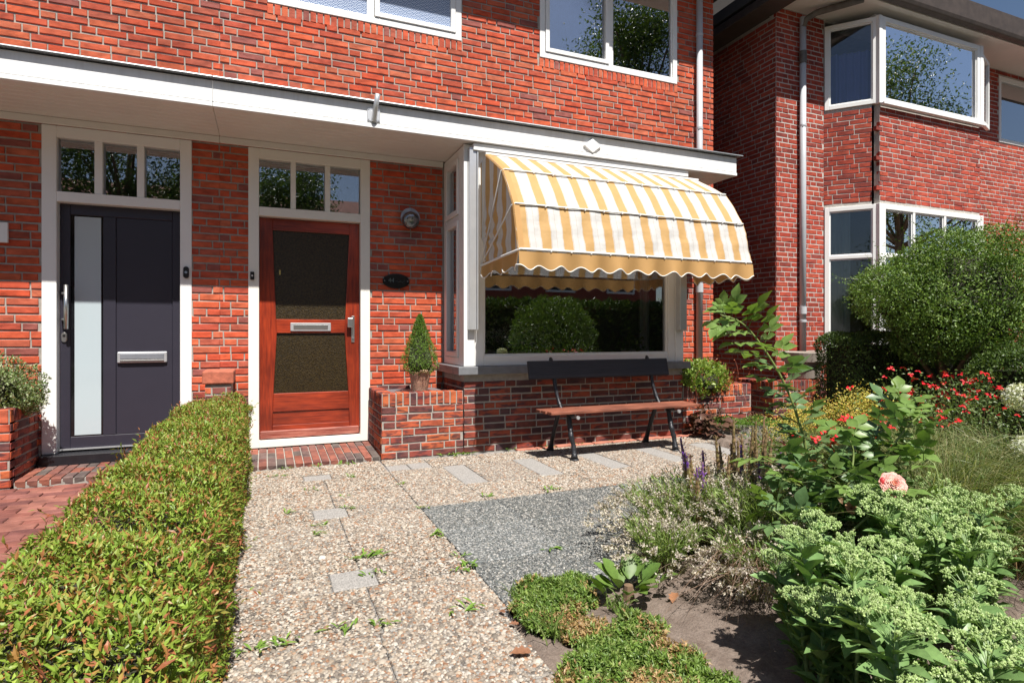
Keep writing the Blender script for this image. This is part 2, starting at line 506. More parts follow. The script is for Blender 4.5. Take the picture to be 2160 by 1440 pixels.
def np_mesh(name, V, F, m, parent=None, cols=None, rnd=None, smooth=False, base=None):
    """V (n,3), F (k, 3 or 4) arrays"""
    V = np.asarray(V, dtype=np.float64); F = np.asarray(F, dtype=np.int32)
    c = (V.min(0) + V.max(0)) / 2
    if parent is None: c[2] = V[:, 2].min()
    me = bpy.data.meshes.new(name)
    me.vertices.add(len(V)); me.vertices.foreach_set('co', (V - c).astype(np.float32).ravel())
    k = F.shape[1]
    me.loops.add(F.size); me.loops.foreach_set('vertex_index', F.ravel())
    me.polygons.add(len(F)); me.polygons.foreach_set('loop_start', np.arange(0, F.size, k, dtype=np.int32))
    me.polygons.foreach_set('use_smooth', np.full(len(F), smooth))
    if cols is not None:
        a = me.color_attributes.new('Col', 'FLOAT_COLOR', 'POINT')
        a.data.foreach_set('color', np.column_stack([cols, np.ones(len(cols))]).astype(np.float32).ravel())
    if rnd is not None:
        a = me.attributes.new('rnd', 'FLOAT', 'POINT'); a.data.foreach_set('value', rnd.astype(np.float32))
    me.materials.append(m)
    me.update(calc_edges=True); me.validate()
    return link(name, me, c, parent)

def norm(a):
    return a / np.maximum(np.linalg.norm(a, axis=-1, keepdims=True), 1e-9)

def leaves(name, P, D, N, L, W, cols, m, parent=None, droop=.12, fold=.18):
    """one joined mesh of folded, pointed leaves: base P, direction D, rough normal N"""
    n = len(P)
    D = norm(D); S = norm(np.cross(D, N)); N = np.cross(S, D)
    L = np.broadcast_to(np.asarray(L, float), (n,))[:, None]; W = np.broadcast_to(np.asarray(W, float), (n,))[:, None]
    V = np.stack([P, P + D * L * .42 - S * W * .5 + N * W * fold, P + D * L * .5 - N * W * .05,
                  P + D * L * .42 + S * W * .5 + N * W * fold, P + D * L - N * L * droop], 1).reshape(-1, 3)
    F = (np.array([[0, 2, 1], [0, 3, 2], [1, 2, 4], [2, 3, 4]])[None] + (np.arange(n) * 5)[:, None, None]).reshape(-1, 3)
    return np_mesh(name, V, F, m, parent, cols=np.repeat(cols, 5, 0))

def ribbons(name, paths, W, cols, m, parent=None):
    """paths (n, k, 3): thin tapering blades"""
    n, k, _ = paths.shape
    d = norm(np.diff(paths, axis=1, append=paths[:, -1:] * 2 - paths[:, -2:-1]))
    s = norm(np.cross(d, np.array([0.2, .9, .35]) + rng.normal(0, .5, (n, 1, 3))))
    W = np.broadcast_to(np.asarray(W, float), (n,))[:, None, None]
    tp = np.linspace(1, .15, k)[None, :, None]
    V = np.stack([paths - s * W * tp * .5, paths + s * W * tp * .5], 2).reshape(-1, 3)
    q = np.array([[2 * i, 2 * i + 1, 2 * i + 3, 2 * i + 2] for i in range(k - 1)])
    F = (q[None] + (np.arange(n) * 2 * k)[:, None, None]).reshape(-1, 4)
    return np_mesh(name, V, F, m, parent, cols=np.repeat(cols, 2 * k, 0))

def pick(pal, n, jit=.12):
    pal = np.array(pal)
    c = pal[rng.integers(0, len(pal), n)]
    return np.clip(c * (1 + rng.normal(0, jit, (n, 1))), 0.003, 1)

def unit(n):
    return norm(rng.normal(0, 1, (n, 3)))

def ovate_mesh(name, L, W, m, n=5, fold=.15, curve=.2, shape=(0.0, .75, 1.0, .8, .45, 0.0), thick=0):
    """one leaf along +Y lying in XY, normal +Z"""
    vs = []; fs = []
    k = len(shape)
    for i in range(k):
        t = i / (k - 1); w = shape[i] * W / 2; z = -curve * L * t * t
        vs += [(-w, t * L, z + w * fold * 2), (0, t * L, z), (w, t * L, z + w * fold * 2)]
    for i in range(k - 1):
        a = i * 3
        fs += [(a, a + 1, a + 4, a + 3), (a + 1, a + 2, a + 5, a + 4)]
    me = bpy.data.meshes.new(name)
    me.from_pydata(vs, [], fs); me.materials.append(m)
    me.polygons.foreach_set('use_smooth', [True] * len(me.polygons)); me.update()
    return me

def aim(d, roll=0.0):
    """euler that sends +Y to d and keeps +Z as high as it can"""
    d = Vector(d).normalized()
    x = d.cross(Vector((0, 0, 1)))
    if x.length < 1e-3: x = Vector((1, 0, 0))
    x.normalize(); z = x.cross(d)
    mm = Matrix((x, d, z)).transposed() @ Matrix.Rotation(roll, 3, 'Y')
    return mm.to_euler()

# ------------------------------------------------------------------ bricks
def brick_data(seed, m, by, bz):
    r = random.Random(seed)
    j = lambda a: r.uniform(-a, a)
    y0, ym, yf = .5, -.5 + .12, -.5
    vs = []
    for (y, ins) in ((y0, 0), (ym, 0), (yf, 1)):
        for (sx, sz) in ((-1, -1), (1, -1), (1, 1), (-1, 1)):
            vs.append((sx * (.5 - ins * by) + j(.006), y + (j(.03) if ins else 0), sz * (.5 - ins * bz) + j(.02)))
    fs = [(3, 2, 1, 0)]
    for a in (0, 4):
        for k in range(4):
            fs.append((a + k, a + (k + 1) % 4, a + 4 + (k + 1) % 4, a + 4 + k))
    fs.append((8, 9, 10, 11))
    return vs, fs
BRICK_GEO = [brick_data(s, None, .02, .07) for s in range(6)]
BRICK_MESH = {}
def brick_mesh(kind, v):
    if (kind, v) not in BRICK_MESH:
        me = bpy.data.meshes.new('brick')
        me.from_pydata(*[BRICK_GEO[v][0], [], BRICK_GEO[v][1]]); me.materials.append(BM[kind][0]); me.update()
        BRICK_MESH[(kind, v)] = me
    return BRICK_MESH[(kind, v)]

class Wall:
    """collects the bricks of one thing, then emits the 300 largest in view singly and joins the rest"""
    def __init__(s): s.b = []
    def add(s, wall, kind, c, dims, ang, tilt=0.0):
        s.b.append((wall, kind, c, dims, ang, tilt))
    def emit(s, limit=300, name='brick', joined='brickwork'):
        sc = []
        for k, (w, kind, c, d, ang, tilt) in enumerate(s.b):
            p = project(*c)
            vis = 0
            if p and -20 < p[0] < 2180 and -20 < p[1] < 1460:
                n = Vector((math.sin(ang), -math.cos(ang), 0))
                if tilt: n = Vector((0, 0, 1))
                view = Vector((-c[0], -c[1], CAM_H - c[2]))
                f = max(0, n.dot(view.normalized()))
                vis = d[0] * d[2] * f / p[2] ** 2
            sc.append(vis)
        order = sorted(range(len(s.b)), key=lambda k: -sc[k])
        single = [k for k in order[:limit] if sc[k] > 0]
        ss = set(single)
        for k in single:
            w, kind, c, d, ang, tilt = s.b[k]
            link(name, brick_mesh(kind, random.randrange(6)), c, w, rot=(tilt, 0, ang), scale=d)
        rest = {}
        for k in range(len(s.b)):
            if k not in ss: rest.setdefault((s.b[k][0].name, s.b[k][1]), []).append(s.b[k])
        for (wn_, kind), lst in rest.items():
            Vs = []; Fs = []; Rn = []
            for i, (w, _, c, d, ang, tilt) in enumerate(lst):
                g = BRICK_GEO[random.randrange(6)]
                v = np.array(g[0]) * np.array(d)
                if tilt:
                    ct, st = math.cos(tilt), math.sin(tilt)
                    v = np.column_stack([v[:, 0], v[:, 1] * ct - v[:, 2] * st, v[:, 1] * st + v[:, 2] * ct])
                ca, sa = math.cos(ang), math.sin(ang)
                v = np.column_stack([v[:, 0] * ca - v[:, 1] * sa, v[:, 0] * sa + v[:, 1] * ca, v[:, 2]]) + np.array(c)
                Vs.append(v); Fs.append(np.array(g[1]) + 12 * i); Rn.append(np.full(12, random.random()))
            tag(np_mesh(joined, np.concatenate(Vs), np.concatenate(Fs), BM[kind][1], lst[0][0], rnd=np.concatenate(Rn)), kind='stuff')

def core(parent, name, O, th, W, z0, z1, holes, m, thick=.09):
    """wall body behind the bricks, with real openings"""
    xs = sorted({0.0, W} | {min(max(h[k], 0), W) for h in holes for k in (0, 1)})
    zs = sorted({z0, z1} | {min(max(h[k], z0), z1) for h in holes for k in (2, 3)})
    mb = MB(Matrix.Translation((O[0], O[1], 0)) @ Matrix.Rotation(th, 4, 'Z'))
    nx, nz = len(xs) - 1, len(zs) - 1
    def solid(i, k):
        if not (0 <= i < nx and 0 <= k < nz): return False
        x = (xs[i] + xs[i + 1]) / 2; z = (zs[k] + zs[k + 1]) / 2
        return not any(h[0] < x < h[1] and h[2] < z < h[3] for h in holes)
    for i in range(nx):
        for k in range(nz):
            if not solid(i, k): continue
            a, b, c, d = xs[i], xs[i + 1], zs[k], zs[k + 1]; t = thick
            mb.add([(a, 0, c), (b, 0, c), (b, 0, d), (a, 0, d)], [(0, 1, 2, 3)])
            mb.add([(a, t, c), (b, t, c), (b, t, d), (a, t, d)], [(3, 2, 1, 0)])
            if not solid(i - 1, k): mb.add([(a, 0, c), (a, t, c), (a, t, d), (a, 0, d)], [(3, 2, 1, 0)])
            if not solid(i + 1, k): mb.add([(b, 0, c), (b, t, c), (b, t, d), (b, 0, d)], [(0, 1, 2, 3)])
            if not solid(i, k - 1): mb.add([(a, 0, c), (b, 0, c), (b, t, c), (a, t, c)], [(3, 2, 1, 0)])
            if not solid(i, k + 1): mb.add([(a, 0, d), (b, 0, d), (b, t, d), (a, t, d)], [(0, 1, 2, 3)])
    return mb.build(name, m, parent)

COURSE = .0682
def lay(wb, wall, O, th, W, z0, z1, holes, kind, bl=.212, hl=.100, joint=.0115, bh=.053, proud=.008, depth=.05, off=0.0, lowkind=None, lowz=0, zbase=0.0, pattern=None, ragged=0):
    U = (math.cos(th), math.sin(th)); V = (-math.sin(th), math.cos(th))
    k0 = int(math.ceil((z0 - zbase) / COURSE - .01)); k1 = int((z1 - zbase) / COURSE + .01)
    pat = pattern or [bl, bl, hl]
    per = sum(pat) + joint * len(pat)
    for k in range(k0, k1):
        zb = zbase + k * COURSE; zc = zb + COURSE / 2
        cut = sorted([(h[0], h[1]) for h in holes if h[2] < zc < h[3]])
        x = -((off + (k % 2) * per / 2 + .06 * ((k // 2) % 3 - 1)) % per) - per; i = 0
        while x < W:
            ln = pat[i % len(pat)]
            a, b = max(x, 0), min(x + ln, W)
            segs = [(a, b)] if b - a > .02 else []
            for (h0, h1) in cut:
                ns = []
                for (p, q) in segs:
                    if q <= h0 or p >= h1: ns.append((p, q))
                    else:
                        if h0 - p > .02: ns.append((p, h0))
                        if q - h1 > .02: ns.append((h1, q))
                segs = ns
            for (p, q) in segs:
                xm = (p + q) / 2
                pr = proud + random.uniform(-.0018, .0022)
                if ragged and (k % 2) and p <= .001: p = -ragged; xm = (p + q) / 2
                dy = depth / 2 - pr
                c = (O[0] + U[0] * xm + V[0] * dy, O[1] + U[1] * xm + V[1] * dy, zc + random.uniform(-.0008, .0008))
                kd = lowkind if (lowkind and zc < lowz) else kind
                wb.add(wall, kd, c, (q - p, depth, bh + random.uniform(-.002, .002)), th + random.uniform(-.003, .003))
            x += ln + joint; i += 1

def soldier(wb, wall, O, th, x0, x1, z0, z1, kind, w=.052, joint=.0125, proud=.012, depth=.06):
    U = (math.cos(th), math.sin(th)); V = (-math.sin(th), math.cos(th))
    n = max(1, int(round((x1 - x0 + joint) / (w + joint)))); st = (x1 - x0 + joint) / n
    for i in range(n):
        xm = x0 + st * i + (st - joint) / 2
        dy = depth / 2 - proud - random.uniform(-.002, .002)
        wb.add(wall, kind, (O[0] + U[0] * xm + V[0] * dy, O[1] + U[1] * xm + V[1] * dy, (z0 + z1) / 2 + random.uniform(-.002, .002)),
               (st - joint, depth, z1 - z0 - random.uniform(0, .006)), th + random.uniform(-.008, .008))

def window(parent, name, x0, x1, z0, z1, y, mull=(), m=M_WHITE, glass=M_GLASS_UP, w=.065, depth=.09, sash=(), xf=None, transom=None, inset=.03, rail=.05, film=None):
    """frame mesh with mullions; panes and opening sashes are its children"""
    mb = MB(xf)
    mb.frame(x0, x1, z0, z1, y, y + depth, w)
    cuts = [x0 + w] + [c for mm in mull for c in (mm - rail / 2, mm + rail / 2)] + [x1 - w]
    for mm in mull: mb.box(mm - rail / 2, mm + rail / 2, y + .004, y + depth - .004, z0 + w, z1 - w)
    fr = mb.build(name, m, parent, bevel=.004)
    for i in range(0, len(cuts), 2):
        a, b = cuts[i], cuts[i + 1]
        zs = [(z0 + w, z1 - w)]
        if transom:
            MB(xf).box(a, b, y + .006, y + depth - .006, transom - rail / 2, transom + rail / 2).build('transom_bar', m, fr, bevel=.004)
            zs = [(z0 + w, transom - rail / 2), (transom + rail / 2, z1 - w)]
        for (c, d) in zs:
            if i // 2 in sash:
                MB(xf).frame(a + .004, b - .004, c + .004, d - .004, y - .012, y + .05, .05).build('sash', m, fr, bevel=.005)
                MB(xf).box(a + .05, b - .05, y + inset, y + inset + .006, c + .05, d - .05).build('pane', film or glass, fr)
            else:
                MB(xf).frame(a, b, c, d, y + .02, y + .055, .018).build('glazing_bead', m, fr)
                MB(xf).box(a + .016, b - .016, y + inset + .01, y + inset + .016, c + .016, d - .016).build('pane', film or glass, fr)
    return fr

def room(parent, x0, x1, y0, y1, z0, z1, m=M_ROOM):
    mb = MB()
    mb.add([(x0, y0, z0), (x1, y0, z0), (x1, y1, z0), (x0, y1, z0), (x0, y0, z1), (x1, y0, z1), (x1, y1, z1), (x0, y1, z1)],
           [(0, 1, 2, 3), (7, 6, 5, 4), (2, 1, 5, 6), (3, 2, 6, 7), (0, 3, 7, 4)][0:])
    return mb.build('room', m, parent)

# ------------------------------------------------------------------ ground, paving
MB().add([(-150, -150, -.06), (150, -150, -.06), (150, 150, -.06), (-150, 150, -.06)], [(0, 1, 2, 3)]).build('ground', mat('bare_ground', (.13, .12, .10), .95, var=.25, scale=3)).__setitem__('kind', 'structure')
# flower bed soil, gently uneven
gx, gy = np.meshgrid(np.linspace(.84, 5.3, 110), np.linspace(-.4, 5.25, 130))
def soil_h(x, y):
    return -.018 + .022 * np.sin(x * 5.1 + 1.3 * np.sin(y * 3)) * np.cos(y * 4.3) + .012 * np.sin(x * 17 + y * 9) + .05 * np.clip((x - 1.0) / 2, 0, 1)
def in_bed(x, y):
    # paving edge, from the front of the picture to the house
    px = np.interp(y, [-1, 1.7, 2.2, 2.42, 2.6, 3.1, 3.75, 4.16, 4.6, 4.95, 5.3], [.85, .86, .90, 1.15, 1.8, 2.5, 3.5, 4.15, 4.3, 4.4, 4.5])
    return x - px
gz = soil_h(gx, gy) + rng.normal(0, .006, gx.shape)
gz = np.where(in_bed(gx, gy) < .0, -.05, gz)
nx_, ny_ = gx.shape[1], gx.shape[0]
idx = np.arange(nx_ * ny_).reshape(ny_, nx_)
so = np_mesh('soil', np.stack([gx, gy, gz], -1).reshape(-1, 3), np.stack([idx[:-1, :-1], idx[:-1, 1:], idx[1:, 1:], idx[1:, :-1]], -1).reshape(-1, 4), M_SOIL, smooth=True)
so['kind'] = 'structure'
MB().box(5.45, 14, -1, 5.3, -.06, -.02).build('neighbour_soil', M_SOIL)['kind'] = 'structure'

paving = MB().box(-.13, .84, 1.0, 2.2, -.058, -.010).box(-.13, .93, 2.2003, 3.7697, -.058, -.010).box(-.13, 4.25, 3.77, 5.29, -.058, -.010).box(.9303, 3.6, 2.3, 3.7697, -.058, -.035).build('paving', M_CEMENT)
paving['kind'] = 'structure'
# every slab of the paving: x0, x1, y0, y1, kind
slabs = []
def slab(x0, x1, y0, y1, k):
    slabs.append((x0, x1, y0, y1, k))
ys = [1.0, 1.27, 1.77, 2.27]
for a, b in zip(ys[:-1], ys[1:]):
    slab(-.13, .40, a, b, 'g'); slab(.40, .90, a, b, 'g')
for (a, b, strip) in ((2.27, 2.70, 0), (2.70, 2.90, 1), (2.90, 3.33, 0), (3.33, 3.77, 0), (3.77, 3.97, 1), (3.97, 4.37, 0), (4.37, 4.78, 0), (4.78, 4.95, 1), (4.95, 5.29, 0)):
    if strip:
        slab(-.13, .275, a, b, 'g'); slab(.275, .48, a, b, 'c'); slab(.48, .935, a, b, 'g')
    else:
        slab(-.13, .42, a, b, 'g'); slab(.42, .935, a, b, 'g')
for r_, (a, b) in enumerate(((2.27, 2.77), (2.77, 3.27), (3.27, 3.77))):
    x = .935 + (0 if r_ != 1 else 0)
    while x < 3.6:
        x1 = x + (.53 if x < 1 else .5)
        if in_bed((x + x1) / 2 - .2, (a + b) / 2) < .35: slab(x, x1, a, b, 'd')
        x = x1
x = .935
while x < 4.2:
    slab(x, min(x + .46, 4.3), 3.77, 4.23, 'g'); x += .46
x = .935
while x < 4.0:
    slab(x, x + .455, 4.23, 4.86, 'g'); slab(x + .455, x + .65, 4.23, 4.86, 'c'); x += .65
    if x > 4.0: break
slab(.945, 1.13, 4.86, 5.06, 'c'); slab(1.13, 1.31, 4.86, 5.06, 'c'); slab(.945, 1.31, 5.06, 5.29, 'g')
x = 1.31
while x < 4.4:
    slab(x, x + .5, 4.86, 5.21, 'g'); x += .5
SLABMAT = {'g': M_GRAVELTILE, 'd': M_DARKTILE, 'c': M_CEMENTSLAB}
for (x0, x1, y0, y1, k) in slabs:
    g = .0022; dz = random.uniform(-.003, .003) + (.002 if k == 'c' else 0)
    mb = MB(); mb.box(x0 + g, x1 - g, y0 + g, y1 - g, -.0099 - .0201, dz)
    o = mb.build('paving_slab', SLABMAT[k], paving, bevel=.004)
# brick edging along the foot of the bay wall
M_EDGE = mat('edging_brick', (.40, .15, .10), .9, var=.3, scale=9, bmp=.4)
for i in range(11):
    x = 2.25 + i * .215
    MB().box(x, x + .205, 5.215, 5.288, -.03, .012 + random.uniform(-.004, .006)).build('edging_brick', M_EDGE, paving, bevel=.004)

def pebbles(name, kinds, size, dens, cols, parent, lift=.0, ring=5, tone=1.0):
    """domed stones pressed into the slabs, joined into one mesh"""
    P = []
    for (x0, x1, y0, y1, k) in slabs:
        if k not in kinds: continue
        e = .007
        w, h = x1 - x0 - 2 * e, y1 - y0 - 2 * e
        if w <= 0: continue
        d = math.hypot((x0 + x1) / 2, (y0 + y1) / 2)
        s = size
        n = int(w * h * dens)
        # jittered grid keeps the stones close packed
        a = math.sqrt(w * h / n); nx, ny = max(1, int(w / a)), max(1, int(h / a))
        ii, jj = np.meshgrid(np.arange(nx), np.arange(ny))
        q = np.stack([(ii + .5 + .5 * (jj % 2) - .25).ravel() / nx, (jj + .5).ravel() / ny], 1)
        q += rng.uniform(-.42, .42, q.shape) / np.array([nx, ny])
        q = np.clip(q, 0, 1)
        P.append(np.column_stack([x0 + e + q[:, 0] * w, y0 + e + q[:, 1] * h]))
    P = np.concatenate(P)
    keep = in_bed(P[:, 0], P[:, 1]) < .12
    keep &= (P[:, 1] > 1.35)
    P = P[keep]
    n = len(P)
    s = size * np.exp(rng.normal(0, .28, n))
    asp = rng.uniform(.62, 1.0, n); th = rng.uniform(0, 2 * np.pi, n); hh = s * rng.uniform(.28, .5, n)
    ang = np.linspace(0, 2 * np.pi, ring, endpoint=False)
    base = np.stack([np.cos(ang), np.sin(ang)], 1)
    tiltx = rng.normal(0, .12, (n, 1)); tilty = rng.normal(0, .12, (n, 1))
    lay_ = []
    for rr, zz in ((1.0, -.15), (.72, .72)):
        lx = base[None, :, 0] * rr * s[:, None] * rng.uniform(.85, 1.15, (n, ring)); ly = base[None, :, 1] * rr * (s * asp)[:, None] * rng.uniform(.85, 1.15, (n, ring))
        X = lx * np.cos(th)[:, None] - ly * np.sin(th)[:, None]; Y = lx * np.sin(th)[:, None] + ly * np.cos(th)[:, None]
        Z = zz * hh[:, None] + X * tiltx + Y * tilty
        lay_.append(np.stack([P[:, :1] + X, P[:, 1:] + Y, lift + Z], -1))
    top = np.stack([P[:, 0], P[:, 1], lift + hh], -1)[:, None]
    V = np.concatenate([lay_[0], lay_[1], top], 1)
    F = []
    for k in range(ring):
        k2 = (k + 1) % ring
        F += [(k, k2, ring + k2), (k, ring + k2, ring + k), (ring + k, ring + k2, 2 * ring)]
    F = (np.array(F)[None] + (np.arange(n) * (2 * ring + 1))[:, None, None]).reshape(-1, 3)
    c = pick(cols, n, .11) * tone * np.array([1.05, 1.0, .94])
    return tag(np_mesh(name, V.reshape(-1, 3), F, M_PEBBLE, parent, cols=np.repeat(c, 2 * ring + 1, 0), smooth=True), kind='stuff')
pebbles('gravel', 'g', .0076, 7400, PEB_COLS, paving, .001, tone=.62)
pebbles('stone_chips', 'd', .0055, 9500, CHIP_COLS, paving, .001, ring=4, tone=.8)

# red brick garden path to the dark door
path = MB().box(-2.6, -.60, 2.6, 5.40, -.058, -.025).build('brick_path', M_MORTAR)
path['kind'] = 'structure'
wb = Wall()
for r_ in range(26):
    yc = 5.40 - .053 - r_ * .103
    for i in range(9):
        xm = -.62 - .105 - i * .212 - (r_ % 2) * .106
        wb.add(path, 'path', (xm, yc, -.027 + random.uniform(-.003, .003)), (.207, .05, .098), random.uniform(-.006, .006), R(-90))
wb.emit(300, 'paving_brick', 'far_paving_bricks')

# ------------------------------------------------------------------ the house with the red door
house = thing('brick_house', 'red brick terraced house with varnished red wood door, bay window and white canopy', 'house', (2.4, 6.0, 0))
lhouse = thing('brick_house', 'red brick terraced house with charcoal front door at the left edge', 'house', (-2.0, 6.0, 0))
X0, X1 = -.3845, 5.337
wb = Wall()
ch = [(-.148, .968, -.2, 2.87), (.015, 1.933, 4.25, 5.45), (2.853, 4.764, 4.25, 5.45), (1.76, 4.26, -.2, 2.95)]
def loc_holes(h, x0): return [(a - x0, b - x0, c, d) for (a, b, c, d) in h]
w0 = core(house, 'wall', (X0, 6.0), 0, X1 - X0, -.08, 5.6, loc_holes(ch, X0), M_MORTAR, .1)
bh_ = ch[:1] + [(.015, 1.933, 4.14, 5.45), (2.853, 4.764, 4.14, 5.45), (1.72, 4.30, -.2, 2.95)]
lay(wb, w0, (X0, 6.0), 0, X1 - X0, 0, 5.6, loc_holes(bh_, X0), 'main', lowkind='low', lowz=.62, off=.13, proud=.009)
soldier(wb, w0, (X0, 6.0), 0, .015 - X0, 1.933 - X0, 4.142, 4.245, 'main')
soldier(wb, w0, (X0, 6.0), 0, 2.853 - X0, 4.764 - X0, 4.142, 4.245, 'main')
# bay plinth
w1 = core(house, 'bay_wall', (1.735, 5.303), 0, 2.55, -.08, .745, [], M_MORTAR, .1)
lay(wb, w1, (1.735, 5.303), 0, 2.55, 0, .745, [], 'shaded_plinth', proud=.006, pattern=[.212, .212, .100], off=.3)
w2 = core(house, 'bay_wall', (1.735, 5.995), R(-90), .59, -.08, .745, [], M_MORTAR, .1)
lay(wb, w2, (1.735, 5.995), R(-90), .69, 0, .745, [], 'shaded_plinth', proud=.006, off=.1)
core(house, 'bay_wall', (4.285, 5.404), R(90), .59, -.08, .745, [], M_MORTAR, .1)
wb.emit(300)
MB().box(5.24, 5.336, 6.101, 11, -.08, 5.6).build('side_wall', mat('side_brick', (.3, .07, .045), .9, var=.3, scale=12), house)
MB().prism([(5.37, 5.602), (5.37, 5.72), (9.5, 9.2), (11, 9.2), (11, 5.602)], X0, 5.6, 'x').build('roof', M_ROOF, house)  # pitch out of view, raised to keep skylight off the alley wall
MB().box(X0, 5.55, 5.40, 5.99, 5.57, 5.60).build('eaves_soffit', M_SOFFIT, house)
room(house, 1.05, 5.2, 6.12, 10, .1, 2.9)
room(house, .0, 5.2, 6.12, 9.5, 3.2, 5.55)
room(house, -.3, 1.0, 6.16, 8.5, .1, 2.9)
# upper windows
window(house, 'window', .018, 1.930, 4.252, 5.448, 5.985, mull=(.984,), sash=(1,), film=M_FILM)
window(house, 'window', 2.856, 4.761, 4.252, 5.448, 5.985, mull=(3.79,), sash=(0,))

# bay window
sill = MB().box(1.66, 4.35, 5.235, 5.42, .746, .822).box(1.66, 1.80, 5.421, 5.985, .746, .822).box(4.23, 4.35, 5.421, 5.985, .746, .822)
sill.build('window_sill', M_SILL, house, bevel=.006, seg=2)
for x in (1.728, 4.184): MB().box(x, x + .108, 5.290, 5.398, .823, 2.925).build('corner_post', M_WHITE, house, bevel=.004)
window(house, 'bay_window', 1.838, 4.182, .824, 2.924, 5.297, m=M_WHITE, w=.095, transom=2.27, glass=M_GLASS)
xl = Matrix.Translation((1.735, 5.985, 0)) @ Matrix.Rotation(R(-90), 4, 'Z')
xr = Matrix.Translation((4.285, 5.400, 0)) @ Matrix.Rotation(R(90), 4, 'Z')
window(house, 'side_window', 0, .584, .824, 2.924, 0, m=M_WHITE, w=.075, transom=2.27, xf=xl, glass=M_GLASS, sash=(0,))
window(house, 'side_window', 0, .584, .824, 2.924, 0, m=M_WHITE, w=.075, transom=2.27, xf=xr, glass=M_GLASS)
MB().box(1.84, 4.18, 5.40, 6.35, .80, .838).build('inner_sill', M_WHITE, house)
# guide rails of the outside blind
mb = MB().box(1.765, 1.835, 5.232, 5.286, 1.17, 2.885).box(1.838, 1.852, 5.225, 5.288, 1.17, 2.885); mb.build('blind_rail', M_ALU, house, bevel=.003)
mb = MB().box(4.185, 4.275, 5.21, 5.286, 1.17, 2.80); mb.build('blind_rail', M_ALU, house, bevel=.003)
mb = MB().box(1.80, 4.30, 5.215, 5.288, 2.855, 2.922); mb.build('blind_box', M_WHITE, house, bevel=.005)
# little tassel on the right post
MB().tube([(4.24, 5.2, 1.16), (4.245, 5.195, 1.08), (4.243, 5.195, 1.02)], [.004, .004, .004], 5).build('blind_cord', M_TRIM, house)

def canopy(par, x0, x1, end):
    c = MB().box(x0, x1, 5.200, 5.232, 2.972, 3.140).build('canopy', M_WHITE_OLD, par, bevel=.003)
    MB().box(x0, x1, 5.190, 5.232, 2.930, 2.966).build('fascia_strip', M_WHITE_OLD, c, bevel=.003)
    MB().box(x0, x1, 5.204, 5.232, 2.966, 2.972).build('fascia_groove', M_RUBBER, c)
    mb = MB().prism([(5.152, 3.150), (5.158, 3.163), (5.985, 3.185), (5.985, 3.150)], x0, x1 + (.06 if end else 0), 'x')
    mb.build('canopy_roof', M_ZINC, c, bevel=.003)
    for i in range(8):
        y = 5.234 + i * .0925
        MB().box(x0, x1 - (.022 if end else 0), y, y + .0895, 2.934, 2.948).build('soffit_board', M_SOFFIT, c, bevel=.004)
    MB().box(x0, x1 - .03, 5.234, 5.985, 2.952, 2.97).build('soffit_backing', M_SOFFIT, c)
    if end:
        MB().box(x1 - .02, x1, 5.2325, 5.985, 2.932, 3.138).build('canopy_end', M_WHITE_OLD, c, bevel=.003)
    return c
can = canopy(house, X0 + .001, 4.97, True)
canl = canopy(lhouse, -3.6, X0 - .001, False)
MB().box(X0, 1.72, 5.962, 5.988, 2.874, 2.932).build('soffit_trim', M_SOFFIT, can, bevel=.004)
MB().box(-3.6, X0 - .002, 5.962, 5.988, 2.874, 2.932).build('soffit_trim', M_SOFFIT, canl, bevel=.004)
# lozenge ornament on the fascia
MB().prism([(2.962, 3.035), (3.065, 2.965), (3.168, 3.045), (3.065, 3.112)], 5.178, 5.199).build('lozenge', M_WHITE_OLD, can, bevel=.006, seg=2)

# door frames
def door_frame(par, x0, x1, wl_, wr_, m, panes, glass, sill_z, sill_m):
    mb = MB()
    y0, y1 = 5.985, 6.13
    mb.box(x0, x0 + wl_, y0, y1, sill_z, 2.871); mb.box(x1 - wr_, x1, y0, y1, sill_z, 2.871)
    mb.box(x0 + wl_, x1 - wr_, y0, y1, 2.775, 2.871); mb.box(x0 + wl_, x1 - wr_, y0, y1, 2.240, 2.325)
    if sill_m is None: mb.box(x0 + wl_, x1 - wr_, y0, y1, sill_z, .126)
    f = mb.build('door_frame', m, par, bevel=.004)
    for k in range(len(panes)):
        a, b = panes[k]
        MB().box(a, b, 6.045, 6.051, 2.325, 2.775).build('pane', glass, f)
        if k: MB().box(panes[k - 1][1], a, y0 + .006, y1 - .01, 2.325, 2.775).build('mullion', m, f, bevel=.003)
    return f
door_frame(house, -.148, .968, .092, .094, M_CREAM, [(-.056, .222), (.268, .536), (.586, .874)], M_GLASS, .062, None)
door_frame(lhouse, -1.710, -.6125, .102, .092, M_WHITE, [(-1.608, -1.345), (-1.287, -1.035), (-.98, -.7045)], M_GLASS, .132, M_BLACK)

